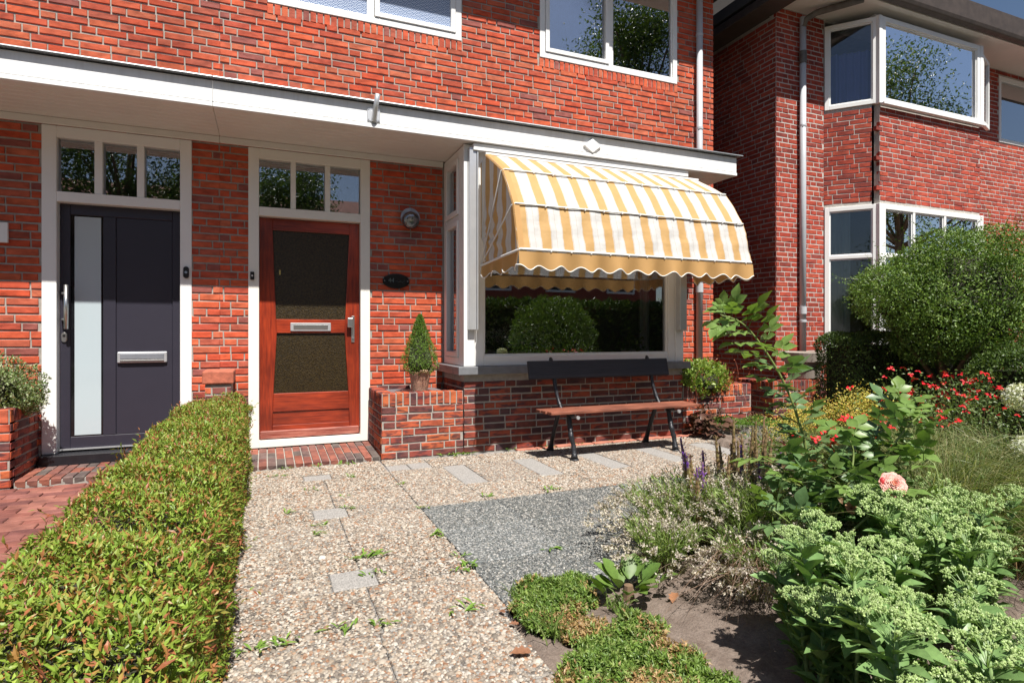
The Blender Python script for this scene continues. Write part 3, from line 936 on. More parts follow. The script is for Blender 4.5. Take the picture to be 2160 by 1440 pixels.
def quad_panel_door():
    """red wood door with two tapering glass lights"""
    d = MB()
    x0, x1, y0, y1 = -.054, .872, 6.062, 6.105
    up = [(.060, 1.275), (.770, 1.275)]
    # stiles follow the slant of the lights
    uL0, uL1 = (.093, 1.272), (.062, 2.125); uR0, uR1 = (.735, 1.272), (.775, 2.125)
    lL0, lL1 = (.070, .560), (.100, 1.140); lR0, lR1 = (.765, .560), (.730, 1.140)
    d.prism([(x0, .130), (.062, .130), (.062, .30), lL0, lL1, uL0, uL1, (.062, 2.236), (x0, 2.236)], y0, y1)
    d.prism([(.775, .130), (x1, .130), (x1, 2.236), (.775, 2.236), uR1, uR0, lR1, lR0, (.775, .30)], y0, y1)
    leaf = d.build('red_door', M_REDWOOD, house, bevel=.003)
    m = M_REDWOOD_H
    MB().prism([uL1, uR1, (.775, 2.236), (.062, 2.236)], y0 + .001, y1 - .001).build('top_rail', m, leaf, bevel=.003)
    MB().prism([lL1, lR1, uR0, uL0], y0 + .001, y1 - .001).build('lock_rail', m, leaf, bevel=.003)
    MB().prism([(.062, .130), (.775, .130), (.775, .255), (.062, .255)], y0 + .001, y1 - .001).build('bottom_rail', m, leaf, bevel=.003)
    MB().prism([(.062, .255), (.775, .255), (.775, .385), (.062, .385)], y0 + .013, y1 - .002).build('bottom_panel', m, leaf, bevel=.004)
    MB().prism([(.062, .385), (.775, .385), lR0, lL0], y0 + .001, y1 - .001).build('middle_rail', m, leaf, bevel=.004)
    MB().prism([(x0 + .004, .134), (x1 - .004, .134), (x1 - .004, .21), (x0 + .004, .21)], y0 - .026, y0 + .0005).build('weather_board', M_WORNWOOD, leaf, bevel=.012, seg=3)
    MB().prism([uL0, uR0, uR1, uL1], y0 + .018, y0 + .024).build('glass', M_HAMMER, leaf)
    MB().prism([lL0, lR0, lR1, lL1], y0 + .018, y0 + .024).build('glass', M_HAMMER, leaf)
    s = MB().box(.222, .597, y0 - .010, y0 + .0005, 1.158, 1.238).build('letter_slot', M_ALU, leaf, bevel=.003)
    MB().box(.250, .569, y0 - .015, y0 - .0101, 1.176, 1.220).build('slot_flap', M_STEEL, leaf, bevel=.003)
    s = MB().box(.794, .826, y0 - .010, y0 + .0005, 1.045, 1.31).build('handle_plate', M_STEEL, leaf, bevel=.004)
    MB().box(.752, .806, y0 - .058, y0 - .028, 1.195, 1.29).box(.794, .806, y0 - .028, y0 - .0101, 1.22, 1.27).build('knob', M_STEEL, leaf, bevel=.006, seg=2)
    MB().tube([(.810, y0 - .018, 1.09), (.810, y0 - .0101, 1.09)], .010, 10).build('key_cylinder', M_ZINC, leaf)
    MB().box(.12, .135, y0 + .014, y0 + .0179, 1.70, 1.745).build('glass_sticker', mat('old_yellow_sticker', (.4, .32, .10), .6), leaf)
    return leaf
quad_panel_door()

# the charcoal door of the house to the left
lch = [(-1.710, -.6125, -.2, 2.87)]
wb = Wall()
w0 = core(lhouse, 'wall', (-3.6, 6.0), 0, X0 + 3.6, -.08, 5.6, loc_holes(lch, -3.6), M_MORTAR, .1)
lay(wb, w0, (-3.6, 6.0), 0, X0 + 3.6, 0, 5.6, loc_holes(lch, -3.6), 'main', lowkind='low', lowz=.62, off=.02, proud=.009)
wb.emit(300)
MB().box(-3.6, X0 - .002, 5.37, 11, 5.602, 5.70).build('roof', M_ROOF, lhouse)
MB().box(-3.6, X0 - .002, 5.40, 5.99, 5.57, 5.60).build('eaves_soffit', M_SOFFIT, lhouse)
room(lhouse, -1.75, -.45, 6.16, 8.5, .1, 2.9)
def dark_door():
    y0, y1 = 6.07, 6.12
    x0, x1 = -1.606, -.7065
    z0, z1 = .150, 2.238
    gl = (-1.534, -1.300, .255, 2.150)
    pn = (-1.205, -.775, .255, 2.150)
    mb = MB()
    mb.box(x0, gl[0], y0, y1, z0, z1); mb.box(gl[1], pn[0], y0, y1, gl[2], gl[3]); mb.box(pn[1], x1, y0, y1, z0, z1)
    mb.box(gl[0], pn[1], y0, y1, z0, gl[2]); mb.box(gl[0], pn[1], y0, y1, gl[3], z1)
    d = mb.build('charcoal_door', M_BLACKDOOR, lhouse, bevel=.004)
    MB().box(pn[0], pn[1], y0 + .010, y1 - .005, pn[2], pn[3]).build('door_panel', M_BLACKDOOR, d, bevel=.004)
    g = MB().box(gl[0], gl[1], y0 + .014, y0 + .020, gl[2], gl[3]).build('glass_strip', glass_black(), d)
    MB().box(gl[0] + .028, gl[1] - .016, y0 + .010, y0 + .0139, gl[2] + .012, gl[3] - .012).build('frosted_area', M_FROST, d)
    h = MB().tube([(-1.545, y0 - .075, 1.175), (-1.545, y0 - .075, 1.545)], .016, 14).build('door_handle', M_STEEL, d, smooth=True)
    for z in (1.255, 1.475):
        MB().tube([(-1.585, y0 + .001, z), (-1.575, y0 - .05, z), (-1.548, y0 - .074, z)], [.011, .011, .011], 10).build('handle_bracket', M_STEEL, d, smooth=True)
    pts = [(-1.575 + .021 * math.cos(t), 1.105 + (.020 if math.sin(t) > 0 else -.020) + .022 * math.sin(t)) for t in [k * math.pi / 8 for k in range(16)]]
    l = MB().prism(pts, y0 - .012, y0 + .0005).build('lock', M_STEEL, d, bevel=.003)
    MB().tube([(-1.575, y0 - .016, 1.118), (-1.575, y0 - .0121, 1.118)], .010, 12).build('key_cylinder', M_RUBBER, d)
    s = MB().box(-1.195, -.815, y0 - .014, y0 + .012, .878, .975).build('letter_slot', M_ALU, d, bevel=.008, seg=2)
    MB().box(-1.172, -.838, y0 - .019, y0 - .0141, .912, .958).build('slot_flap', mat('grey_flap', (.30, .32, .36), .4, .5), d, bevel=.003)
    MB().box(-1.172, -.838, y0 - .024, y0 - .0141, .893, .905).build('slot_lip', M_STEEL, d, bevel=.003)
    MB().box(x0, x1, y0 - .018, y0 - .001, .146, .158).build('threshold_strip', M_ALU, d)
    MB().box(-1.709, -.6135, 5.90, 6.13, .045, .131).build('doorstep_stone', M_BLACK, lhouse, bevel=.005)
def glass_black():
    m, t, p = nt('black_edged_glass')
    p.inputs['Base Color'].default_value = (.008, .008, .010, 1)
    p.inputs['Roughness'].default_value = .06
    return m
dark_door()

def pipe(par, x, y, z0, z1, r, m, brackets, collars, top=None):
    pts = [(x, y, z0), (x, y, z1)]
    if top: pts = [(x, y, z0), (x, y, z1 - .12), (x + .03, y - .01, z1 - .04), (x + .12, y - .06, z1 + .03), *top]
    p = MB().tube(pts, r, 16).build('downpipe', m, par, smooth=True)
    for z in brackets:
        MB().lathe([(r + .001, -.016), (r + .006, -.014), (r + .006, .014), (r + .001, .016)], (x, y, z), 16).box(x - .01, x + .01, y + r, 5.995, z - .012, z + .012).build('pipe_bracket', M_PIPE, p)
    for z in collars:
        MB().lathe([(r + .001, -.05), (r + .007, -.05), (r + .007, .05), (r + .001, .05)], (x, y, z), 16).build('pipe_collar', M_PIPE, p, smooth=False)
pipe(house, 5.066, 5.935, .42, 5.58, .040, M_PIPE, (1.75, 3.72, 4.9), (3.25, 1.70))

# ------------------------------------------------------------------ neighbouring house on the right
nh = thing('brick_house', 'neighbouring brick house with two storey white framed bay window and grey downpipe', 'house', (9, 6, 0))
NX = 6.437
wb = Wall()
nholes = [(7.36, 10.43, -.2, 5.57), (11.48, 13.4, 4.37, 5.5)]
w0 = core(nh, 'wall', (NX, 6.0), 0, 7.6, -.08, 5.6, loc_holes(nholes, NX), M_MORTAR_N, .1)
lay(wb, w0, (NX, 6.0), 0, 7.6, .3, 5.6, loc_holes([(7.335, 10.45, -.2, 5.6), nholes[1]], NX), 'neigh', proud=.004, bh=.0575, joint=.0095, pattern=[.207, .102], off=.0)
w1 = core(nh, 'wall', (NX, 10.0), R(-90), 3.899, -.08, 5.5, [], M_MORTAR_N, .1)
lay(wb, w1, (NX, 10.0), R(-90), 3.99, .3, 5.5, [], 'neigh', proud=.004, bh=.0575, joint=.0095, pattern=[.207, .207, .207, .102], off=.07)
thb = math.atan2(-.52, .439)
for (O, th, W, nm, rag) in (((7.341, 6.0), thb, .585, 'bay_wall', 0), ((7.775, 5.48), 0, 2.235, 'bay_wall', .07), ((10.01, 5.48), -thb, .675, 'bay_wall', 0)):
    for (za, zb) in ((0, .75), (2.912, 4.286)):
        w = core(nh, nm, O, th, W, za - (.08 if za == 0 else 0), zb, [], M_MORTAR_N, .08)
        lay(wb, w, O, th, W, max(za, .3), zb, [], 'neigh', proud=.005, bh=.0575, joint=.0095, pattern=[.205, .205, .100] if rag == 0 else [.205, .205, .1, .205], ragged=rag, off=.1, zbase=.02)
wb.emit(300)
for (za, zb, tr) in ((.76, 2.908, 2.2), (4.292, 5.484, None)):
    xa = Matrix.Translation((7.341, 6.0, 0)) @ Matrix.Rotation(thb, 4, 'Z')
    xb = Matrix.Translation((10.01, 5.48, 0)) @ Matrix.Rotation(-thb, 4, 'Z')
    window(nh, 'bay_side_window', .01, .655, za, zb, -.02, w=.06, transom=tr, xf=xa, m=M_WHITE, glass=M_GLASS_CLEAR)
    window(nh, 'bay_side_window', .02, .67, za, zb, -.02, w=.06, transom=tr, xf=xb, m=M_WHITE)
    window(nh, 'bay_front_window', 7.80, 9.99, za, zb, 5.455, mull=(8.47, 9.16) if tr else (), w=.07, transom=tr, m=M_WHITE, glass=M_GLASS_N)
    MB().box(7.735, 7.798, 5.45, 5.53, za - .01, zb + .004).build('corner_post', M_WHITE, nh, bevel=.004)
    MB().box(9.992, 10.06, 5.45, 5.53, za - .01, zb + .004).build('corner_post', M_WHITE, nh, bevel=.004)
    MB().box(7.76, 10.04, 5.40, 5.454, za - .035, za - .002).build('window_sill', M_WHITE, nh, bevel=.004)
MB(Matrix.Translation((10.075, 5.46, 0)) @ Matrix.Rotation(R(19), 4, 'Z')).frame(0, .45, 4.32, 5.38, 0, .045, .055).build('open_sash', M_WHITE, nh, bevel=.004)
window(nh, 'window', 11.484, 13.396, 4.374, 5.496, 5.985, mull=(12.5,), w=.06)
MB().box(6.10, 14.2, 5.42, 11, 5.66, 5.82).build('roof', M_ROOF, nh)
MB().box(6.45, 14.2, 5.37, 6.25, 5.60, 5.655).build('eaves_soffit', M_SOFFIT, nh)
MB().prism([(5.25, 5.66), (5.27, 5.61), (5.36, 5.60), (5.365, 5.90), (5.23, 5.92), (5.235, 5.86)], 6.44, 14.2, 'x').build('gutter', M_GUTTER, nh, bevel=.01)
MB().box(6.10, 6.434, 5.6, 10, 5.50, 5.62).build('side_gutter', M_GUTTER, nh, bevel=.01)
MB().box(6.5, 8.0, 7.6, 8.6, 5.83, 9.5).build('rear_roof', mat('dark_roof_tiles', (.022, .018, .016), .9), nh)
room(nh, 6.6, 13.8, 6.12, 9.5, 3.2, 5.56, mat('pale_room', (.52, .50, .47), .9))
room(nh, 6.6, 13.8, 6.12, 9.5, .1, 2.95)
mb = MB().box(7.8, 10.0, 5.56, 6.12, 5.54, 5.555); mb.build('bay_ceiling', mat('white_ceiling', (.8, .8, .78), .9), nh)
MB().box(7.85, 9.95, 5.60, 6.12, 2.93, 2.95).build('bay_ceiling', M_ROOM, nh)
MB().box(7.85, 9.95, 5.60, 6.12, 4.24, 4.26).build('bay_floor', M_ROOM, nh)
pipe(nh, 6.86, 5.935, .5, 5.50, .042, M_PIPE, (1.30, 4.0), (1.45,), top=None)
MB().tube([(6.86, 5.935, 5.36), (6.88, 5.91, 5.46), (6.96, 5.80, 5.52), (7.35, 5.40, 5.58)], .043, 14).build('pipe_elbow', M_PIPE_DARK, nh, smooth=True)
MB().lathe([(.043, -.12), (.05, -.12), (.05, .0), (.047, .0), (.05, .02), (.05, .05), (.043, .05)], (6.86, 5.935, 4.98), 16).build('pipe_collar', M_PIPE_DARK, nh)

# curtains in the neighbour's windows
def curtain(name, label, x0, x1, y0, y1, z0, z1, folds, m):
    n = folds * 8
    pts = []
    for i in range(n + 1):
        t = i / n
        off = .028 * math.sin(t * folds * 2 * math.pi) + .01 * math.sin(t * 31)
        L = math.hypot(x1 - x0, y1 - y0); nx, ny = -(y1 - y0) / L, (x1 - x0) / L
        pts.append((x0 + (x1 - x0) * t + nx * off, y0 + (y1 - y0) * t + ny * off))
    vs = [(p[0], p[1], z0) for p in pts] + [(p[0], p[1], z1) for p in pts]
    o = MB().add(vs, [(i, i + 1, n + 2 + i, n + 1 + i) for i in range(n)]).build(name, m, smooth=True)
    tag(o, label, 'curtain')
curtain('curtain', 'deep blue pleated curtain behind the upper bay side window', 7.50, 7.92, 6.02, 5.62, 4.27, 5.12, 6, M_BLUECURTAIN)
curtain('curtain', 'pale grey green curtain behind the lower bay side window', 7.46, 7.62, 5.98, 5.80, .8, 2.9, 3, M_PALECURTAIN)
curtain('curtain', 'white net curtain widened across the upper bay front window to brighten it', 7.86, 9.93, 5.60, 5.60, 4.27, 5.45, 17, cloth_mat('white_net', (.50, .53, .58), .3))  # folds belong at the right end; the added width brightens the glazing

# ------------------------------------------------------------------ small things on the facade
fh = thing('flagpole_holder', 'grey metal flagpole socket screwed to the white fascia above the red door', 'flagpole holder', (.871, 5.2, 2.99))
b = MB().box(.815, .927, 5.192, 5.1995, 2.985, 3.10).build('back_plate', M_ALU, fh, bevel=.003)
for (x, z) in ((.827, 2.997), (.915, 2.997), (.827, 3.088), (.915, 3.088)):
    MB().tube([(x, 5.188, z), (x, 5.1919, z)], .005, 8).build('screw', M_ZINC, b)
n = 14
mb = MB()
prof = []
p0, p1 = Vector((.871, 5.188, 2.985)), Vector((.885, 5.075, 3.185))
mb.tube([p0, p0 + (p1 - p0) * .5, p1, p1, p0 + (p1 - p0) * .6], [.024, .022, .022, .017, .017], n, cap=False)
mb.build('socket', M_ALU, fh, smooth=True)

lamp = thing('wall_lamp', 'round smoky glass wall lamp on the brick beside the red door', 'lamp', (1.36, 5.99, 2.31))
lx, lz = 1.360, 2.310
xf = Matrix.Translation((lx, 5.99, lz)) @ Matrix.Rotation(R(90), 4, 'X')
mb = MB(xf); mb.lathe([(.055, 0.0), (.055, .03), (.04, .045), (.02, .05)], (0, 0, 0), 24); mb.build('wall_plate', M_RUBBER, lamp, smooth=False)
mb = MB(xf @ Matrix.Rotation(R(16), 4, 'X')); mb.lathe([(.05, .02), (.083, .05), (.091, .085), (.085, .125), (.07, .148), (.043, .157), (.01, .159)], (0, 0, 0), 28); mb.build('lamp_shade', M_LAMPGLASS, lamp, smooth=True)
mb = MB(xf); mb.lathe([(.02, .05), (.03, .07), (.032, .09), (.028, .108), (.012, .12)], (0, 0, 0), 16); mb.build('bulb', mat('white_bulb', (.85, .85, .85), .3), lamp, smooth=True)
mb = MB(xf); mb.lathe([(.094, .058), (.100, .058), (.100, .08), (.094, .08)], (0, 0, 0), 28); mb.build('lamp_ring', M_ZINC, lamp, smooth=False)

sg = thing('house_number_sign', 'oval black house number sign reading 44 on brick beside the red door', 'sign', (1.228, 5.985, 1.60))
pts = [(1.228 + .137 * math.cos(t), 1.668 + .076 * math.sin(t)) for t in [k * 2 * math.pi / 40 for k in range(40)]]
pl = MB().prism(pts, 5.972, 5.990).build('plate', mat('black_enamel', (.006, .008, .008), .25), sg, bevel=.004, seg=2)
M_INK = mat('pale_grey_lettering', (.10, .14, .14), .6)
def text_mesh(txt, size, loc, parent, name, shear=0):
    cu = bpy.data.curves.new('lettering', 'FONT'); cu.body = txt; cu.size = size; cu.align_x = 'CENTER'; cu.align_y = 'CENTER'; cu.extrude = .0006; cu.shear = shear
    tmp = bpy.data.objects.new('lettering', cu); COL.objects.link(tmp)
    me = bpy.data.meshes.new_from_object(tmp.evaluated_get(bpy.context.evaluated_depsgraph_get()))
    bpy.data.objects.remove(tmp); bpy.data.curves.remove(cu)
    me.materials.clear(); me.materials.append(M_INK)
    return link(name, me, loc, parent, rot=(R(90), 0, 0))
text_mesh('44', .062, (1.178, 5.9712, 1.672), pl, 'number')
sq = MB()
zz = [(1.225 + i * .0042, 5.9708, 1.662 + .006 * math.sin(i * 1.9) + .004 * math.sin(i * .7)) for i in range(22)]
sq.tube(zz, .0011, 4); sq.build('script_lettering', M_INK, pl)
for x in (1.110, 1.346):
    MB().tube([(x, 5.966, 1.668), (x, 5.9719, 1.668)], .005, 8).build('screw', M_ZINC, pl)

def doorbell(x, z, w, h, rnd, label, ring):
    d = thing('doorbell', label, 'doorbell', (x, 5.984, z - h / 2))
    if rnd:
        pts = [(x + w / 2 * math.cos(t), z + (h / 2 - w / 2) * (1 if math.sin(t) >= 0 else -1) + w / 2 * math.sin(t)) for t in [k * math.pi / 10 + .01 for k in range(20)]]
        MB().prism(pts, 5.960, 5.984).build('body', M_RUBBER, d, bevel=.004, seg=2)
    else:
        MB().box(x - w / 2, x + w / 2, 5.962, 5.984, z - h / 2, z + h / 2).build('body', M_RUBBER, d, bevel=.004)
    MB().tube([(x, 5.954, z), (x, 5.9601 if rnd else 5.962, z)], w * .24, 14).build('button', ring, d)
doorbell(-.655, 1.682, .046, .105, True, 'rounded black doorbell with pale blue button beside the charcoal door', mat('pale_blue_button', (.35, .45, .55), .3))
doorbell(-.114, 1.672, .034, .075, False, 'small rectangular black doorbell with white button beside the red door', mat('white_button', (.75, .75, .75), .3))
tag(MB().box(-2.13, -1.925, 5.962, 5.990, 1.872, 2.035).build('wall_sign', M_WHITE, bevel=.004), 'blank white plate on the brick wall left of the charcoal door', 'sign')

# ------------------------------------------------------------------ awning
aw = thing('awning', 'yellow and white striped dutch canopy awning over the bay window', 'awning', (3.1, 5.25, 1.62))
AX0, AX1 = 1.885, 4.36
prof = [(5.13, 2.800), (4.705, 2.548), (4.465, 2.205), (4.360, 1.815)]
def strip_canvas():
    nx = 90
    vs = []; rows = []
    P = []
    for i in range(3):
        a, b = np.array(prof[i]), np.array(prof[i + 1])
        nrm = np.array([-(b - a)[1], (b - a)[0]]); nrm = nrm / np.linalg.norm(nrm)
        if nrm[0] > 0: nrm = -nrm
        m_ = 9
        for k in range(m_ + (i == 2)):
            t = k / m_
            sag = (.004, .006, .002)[i] * math.sin(math.pi * t)
            P.append((a + (b - a) * t + nrm * sag, i, t))
    for (p, i, t) in P:
        for k in range(nx + 1):
            x = AX0 + (AX1 - AX0) * k / nx
            wv = .0045 * math.sin(x * 31 + i * 2 + t * 3) * math.sin(math.pi * t) + .004 * math.sin(x * 13 + t * 9 + i)
            if i == 2: wv += .007 * math.sin(x * 47 + t * 5) * math.sin(math.pi * t) + .006 * math.sin(t * 21 + x * 3) * math.sin(math.pi * t)
            vs.append((x, p[0] + wv, p[1] + wv * .4))
    n = nx + 1
    fs = [(r * n + k, r * n + k + 1, (r + 1) * n + k + 1, (r + 1) * n + k) for r in range(len(P) - 1) for k in range(nx)]
    return MB().add(vs, fs).build('canvas', M_STRIPE, aw, smooth=True)
canvas = strip_canvas()
hinge = (5.245, 1.775)
def side_canvas(x, nm):
    """gathered end cloth: a fan from the hinge to the profile"""
    outline = []
    for i in range(3):
        for k in range(8): outline.append(tuple(np.array(prof[i]) + (np.array(prof[i + 1]) - np.array(prof[i])) * k / 8))
    outline.append(prof[3])
    for k in range(1, 6): outline.append((prof[3][0] + (hinge[0] - prof[3][0]) * k / 6, prof[3][1] + (hinge[1] - prof[3][1]) * k / 6))
    rows = 14
    vs = []
    c = (5.26, 2.05)
    for r in range(rows + 1):
        s = r / rows
        for q, (y, z) in enumerate(outline):
            wv = .010 * math.sin(q * 1.1 + s * 6) * math.sin(math.pi * min(1, s * 1.02)) * (1 if s < 1 else 0)
            vs.append((x + wv, c[0] + (y - c[0]) * s, c[1] + (z - c[1]) * s))
    n = len(outline)
    fs = [(r * n + k, r * n + k + 1, (r + 1) * n + k + 1, (r + 1) * n + k) for r in range(rows) for k in range(n - 1)]
    vs2 = [(x, 5.26, 2.05)]
    o = MB().add(vs, fs)
    # strip up to the wall
    top = [(x, 5.26, 2.05), (x, 5.275, 2.75), (x, prof[0][0], prof[0][1])]
    o.add(top, [(0, 1, 2)])
    o.build(nm, M_STRIPE_SIDE, aw, smooth=True)
side_canvas(AX0 + .004, 'end_canvas'); side_canvas(AX1 - .004, 'end_canvas')
# yellow corner bands over the ends of the hoops
for x, s in ((AX0, 1), (AX1, -1)):
    vs = []
    for i in range(3):
        for k in range(6 + (i == 2)):
            t = k / 6; g = (.004, .006, .002)[i] * math.sin(math.pi * t) + .005
            y = prof[i][0] + (prof[i + 1][0] - prof[i][0]) * t; z = prof[i][1] + (prof[i + 1][1] - prof[i][1]) * t
            L = math.hypot(prof[i + 1][0] - prof[i][0], prof[i + 1][1] - prof[i][1]); ny_b, nz_b = (prof[i + 1][1] - prof[i][1]) / L, -(prof[i + 1][0] - prof[i][0]) / L
            vs += [(x - .004 * s, y + ny_b * g + .012, z + nz_b * g - .010), (x + .004 * s, y + ny_b * g, z + nz_b * g), (x + .052 * s, y + ny_b * (g + .003), z + nz_b * (g + .003))]
    if s > 0: MB().add(vs, [f for i in range(len(vs) // 3 - 1) for f in ((3 * i, 3 * i + 1, 3 * i + 4, 3 * i + 3), (3 * i + 1, 3 * i + 2, 3 * i + 5, 3 * i + 4))]).build('corner_band', M_VALANCE, aw, smooth=False)
for i, (y, z) in enumerate(prof):
    if i == 0: continue
    pts = [(AX0 - .004, hinge[0], hinge[1]), (AX0 - .006, hinge[0] + (y - hinge[0]) * .5, hinge[1] + (z - hinge[1]) * .5), (AX0 - .004, y + .02, z - .004), (AX0 + .02, y - .008, z + .008)]
    pts += [(AX0 + .05 + (AX1 - AX0 - .1) * k / 12, y - .010, z + .007) for k in range(13)]
    pts += [(AX1 - .02, y - .008, z + .008), (AX1 + .004, y + .02, z - .004), (AX1 + .004, hinge[0], hinge[1])]
    hp = MB().tube(pts, .0075 if i < 3 else .011, 7).build('hoop', M_WIRE, aw, smooth=True)
    if i < 3 or True:
        for k in range(1, 13):
            x = AX0 + .1 + k * .19
            if x < AX1 - .05: MB().box(x - .006, x + .006, y - .0215, y - .004, z - .006, z + .018).build('clip', M_WIRE, hp)
# scalloped valance along the front and both ends
def valance():
    path = [(AX0, hinge[0] - .02), (AX0, prof[3][0] - .012), (AX1, prof[3][0] - .012), (AX1, hinge[0] - .02)]
    vs = []; fs = []; edge = []
    for (p, q) in zip(path[:-1], path[1:]):
        L = math.hypot(q[0] - p[0], q[1] - p[1]); n = max(8, int(L / .012))
        cnt = round(L / .192)
        nx, ny = (q[1] - p[1]) / L, -(q[0] - p[0]) / L
        b = len(vs)
        for i in range(n + 1):
            t = i / n; x = p[0] + (q[0] - p[0]) * t; y = p[1] + (q[1] - p[1]) * t
            drop = .128 + .020 * (math.cos(t * cnt * 2 * math.pi) * -1)
            for k in range(5):
                s = k / 4
                wv = .014 * s * math.sin(t * cnt * 2 * math.pi * .63 + 1) + .008 * s * math.sin(t * cnt * 4.1)
                vs.append((x + nx * wv, y + ny * wv, prof[3][1] - .012 - drop * s))
            edge.append((vs[-1][0], vs[-1][1], vs[-1][2] - .002))
        for i in range(n):
            for k in range(4): fs.append((b + i * 5 + k, b + (i + 1) * 5 + k, b + (i + 1) * 5 + k + 1, b + i * 5 + k + 1))
    v = MB().add(vs, fs).build('valance', M_VALANCE, aw, smooth=True)
    MB().tube(edge, .0052, 5).build('piping', M_TRIM, v, smooth=True)
valance()
MB().box(AX0, AX1, prof[0][0] - .012, prof[0][0] + .016, prof[0][1] - .004, prof[0][1] + .018).build('head_rail', M_WIRE, aw, bevel=.003)

# ------------------------------------------------------------------ garden walls (planters), steps
def planter(label, x0, x1, y0, y1, ztop, faces, capz=.11, soil=True):
    p = thing('brick_planter', label, 'planter', ((x0 + x1) / 2, (y0 + y1) / 2, 0))
    wb = Wall()
    rows_ = round((ztop - capz) / COURSE); zc = rows_ * COURSE; capz = ztop - zc
    first = None
    for f in faces:
        if f == 'front': O, th, W = (x0, y0), 0, x1 - x0
        if f == 'left': O, th, W = (x0, y1), R(-90), y1 - y0 - .101
        if f == 'right': O, th, W = (x1, y0 + .0005), R(90), y1 - y0
        w = core(p, 'planter_wall', O, th, W, -.08, ztop - .006, [], M_MORTAR, .10)
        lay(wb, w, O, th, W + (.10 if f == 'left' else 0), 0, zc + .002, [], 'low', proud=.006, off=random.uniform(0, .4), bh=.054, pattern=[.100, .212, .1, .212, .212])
        # bricks on edge along the top: header ends in front, tops above
        n = max(1, round((W + (.10 if f == 'left' else 0)) / .0655)); st = (W + (.10 if f == 'left' else 0)) / n
        U = (math.cos(th), math.sin(th)); V = (-math.sin(th), math.cos(th))
        for i in range(n):
            xm = st * (i + .5)
            wb.add(w, 'low', (O[0] + U[0] * xm + V[0] * .045, O[1] + U[1] * xm + V[1] * .045, zc + capz / 2 + random.uniform(-.002, .003)), (st - .012, .105, capz - .004), th + random.uniform(-.01, .01))
    wb.emit(300)
    if soil:
        MB().box(x0 + .1, x1 - .1, y0 + .1, y1 - .02, ztop - .12, ztop - .03).build('planter_soil', M_SILL if soil == 'cover' else M_SOIL, p)
    return p
planter('low brick planter between the red door and bay window', .962, 1.722, 5.303, 5.985, .600, ('front', 'left'), soil='cover')
planter('low brick planter at left edge beside the charcoal door', -2.75, -1.735, 5.41, 5.985, .585, ('front', 'right'))
planter('low brick planter right of the bay under the downpipe', 4.30, 5.285, 5.303, 5.985, .545, ('front', 'right'))
planter('shaded brick planter of the neighbouring house behind the rose', 5.75, 7.25, 5.40, 5.98, .548, ('front', 'left'))

def step(label, x0, x1, yf, yb, zf, zb):
    p = thing('brick_doorstep', label, 'doorstep', ((x0 + x1) / 2, yf, 0))
    body = MB().prism([(yf + .006, -.06), (yf + .006, zf - .012), (yb, zb - .012), (yb, -.06)], x0, x1, 'x').build('mortar_bed', M_MORTAR, p)
    wb = Wall()
    n = round((x1 - x0) / .0735); st = (x1 - x0) / n
    sl = math.atan2(zb - zf, yb - yf)
    L = (yb - yf)
    for i in range(n):
        # three bricks end to end in each row, the cross joints staggered
        t = [0, .36 + .05 * ((i * 7) % 3 - 1), .70 + .04 * ((i * 5) % 3 - 1), 1.0]
        for a, b in zip(t[:-1], t[1:]):
            yc = yf + L * (a + b) / 2; zc = zf + (zb - zf) * (a + b) / 2 - .024
            wb.add(p, 'step', (x0 + st * (i + .5), yc, zc + random.uniform(-.002, .002)), (st - .009, .05, L * (b - a) - .008), random.uniform(-.006, .006), R(-90) + sl)
    wb.emit(300)
step('reddish brick doorstep in front of the red door', -.13, .95, 5.315, 5.975, .036, .060)
step('sloping brick doorstep in front of the charcoal door', -1.715, -.62, 5.42, 5.895, .045, .052)

post = thing('brick_pillar', 'short brick pillar with worn capping brick at the far end of the hedge', 'pillar', (-.375, 5.7, 0))
wb = Wall()
w = core(post, 'pillar_body', (-.475, 5.62), 0, .20, -.08, .70, [], M_MORTAR, .37)
lay(wb, w, (-.475, 5.62), 0, .20, 0, .69, [], 'low', proud=.004, pattern=[.212, .1], depth=.08)
wb.emit()
MB().box(-.497, -.253, 5.598, 5.97, .704, .815).build('capping_stone', mat('worn_capping', (.42, .12, .07), .85, var=.3, scale=18, bmp=.6, bscale=50), post, bevel=.012, seg=2)

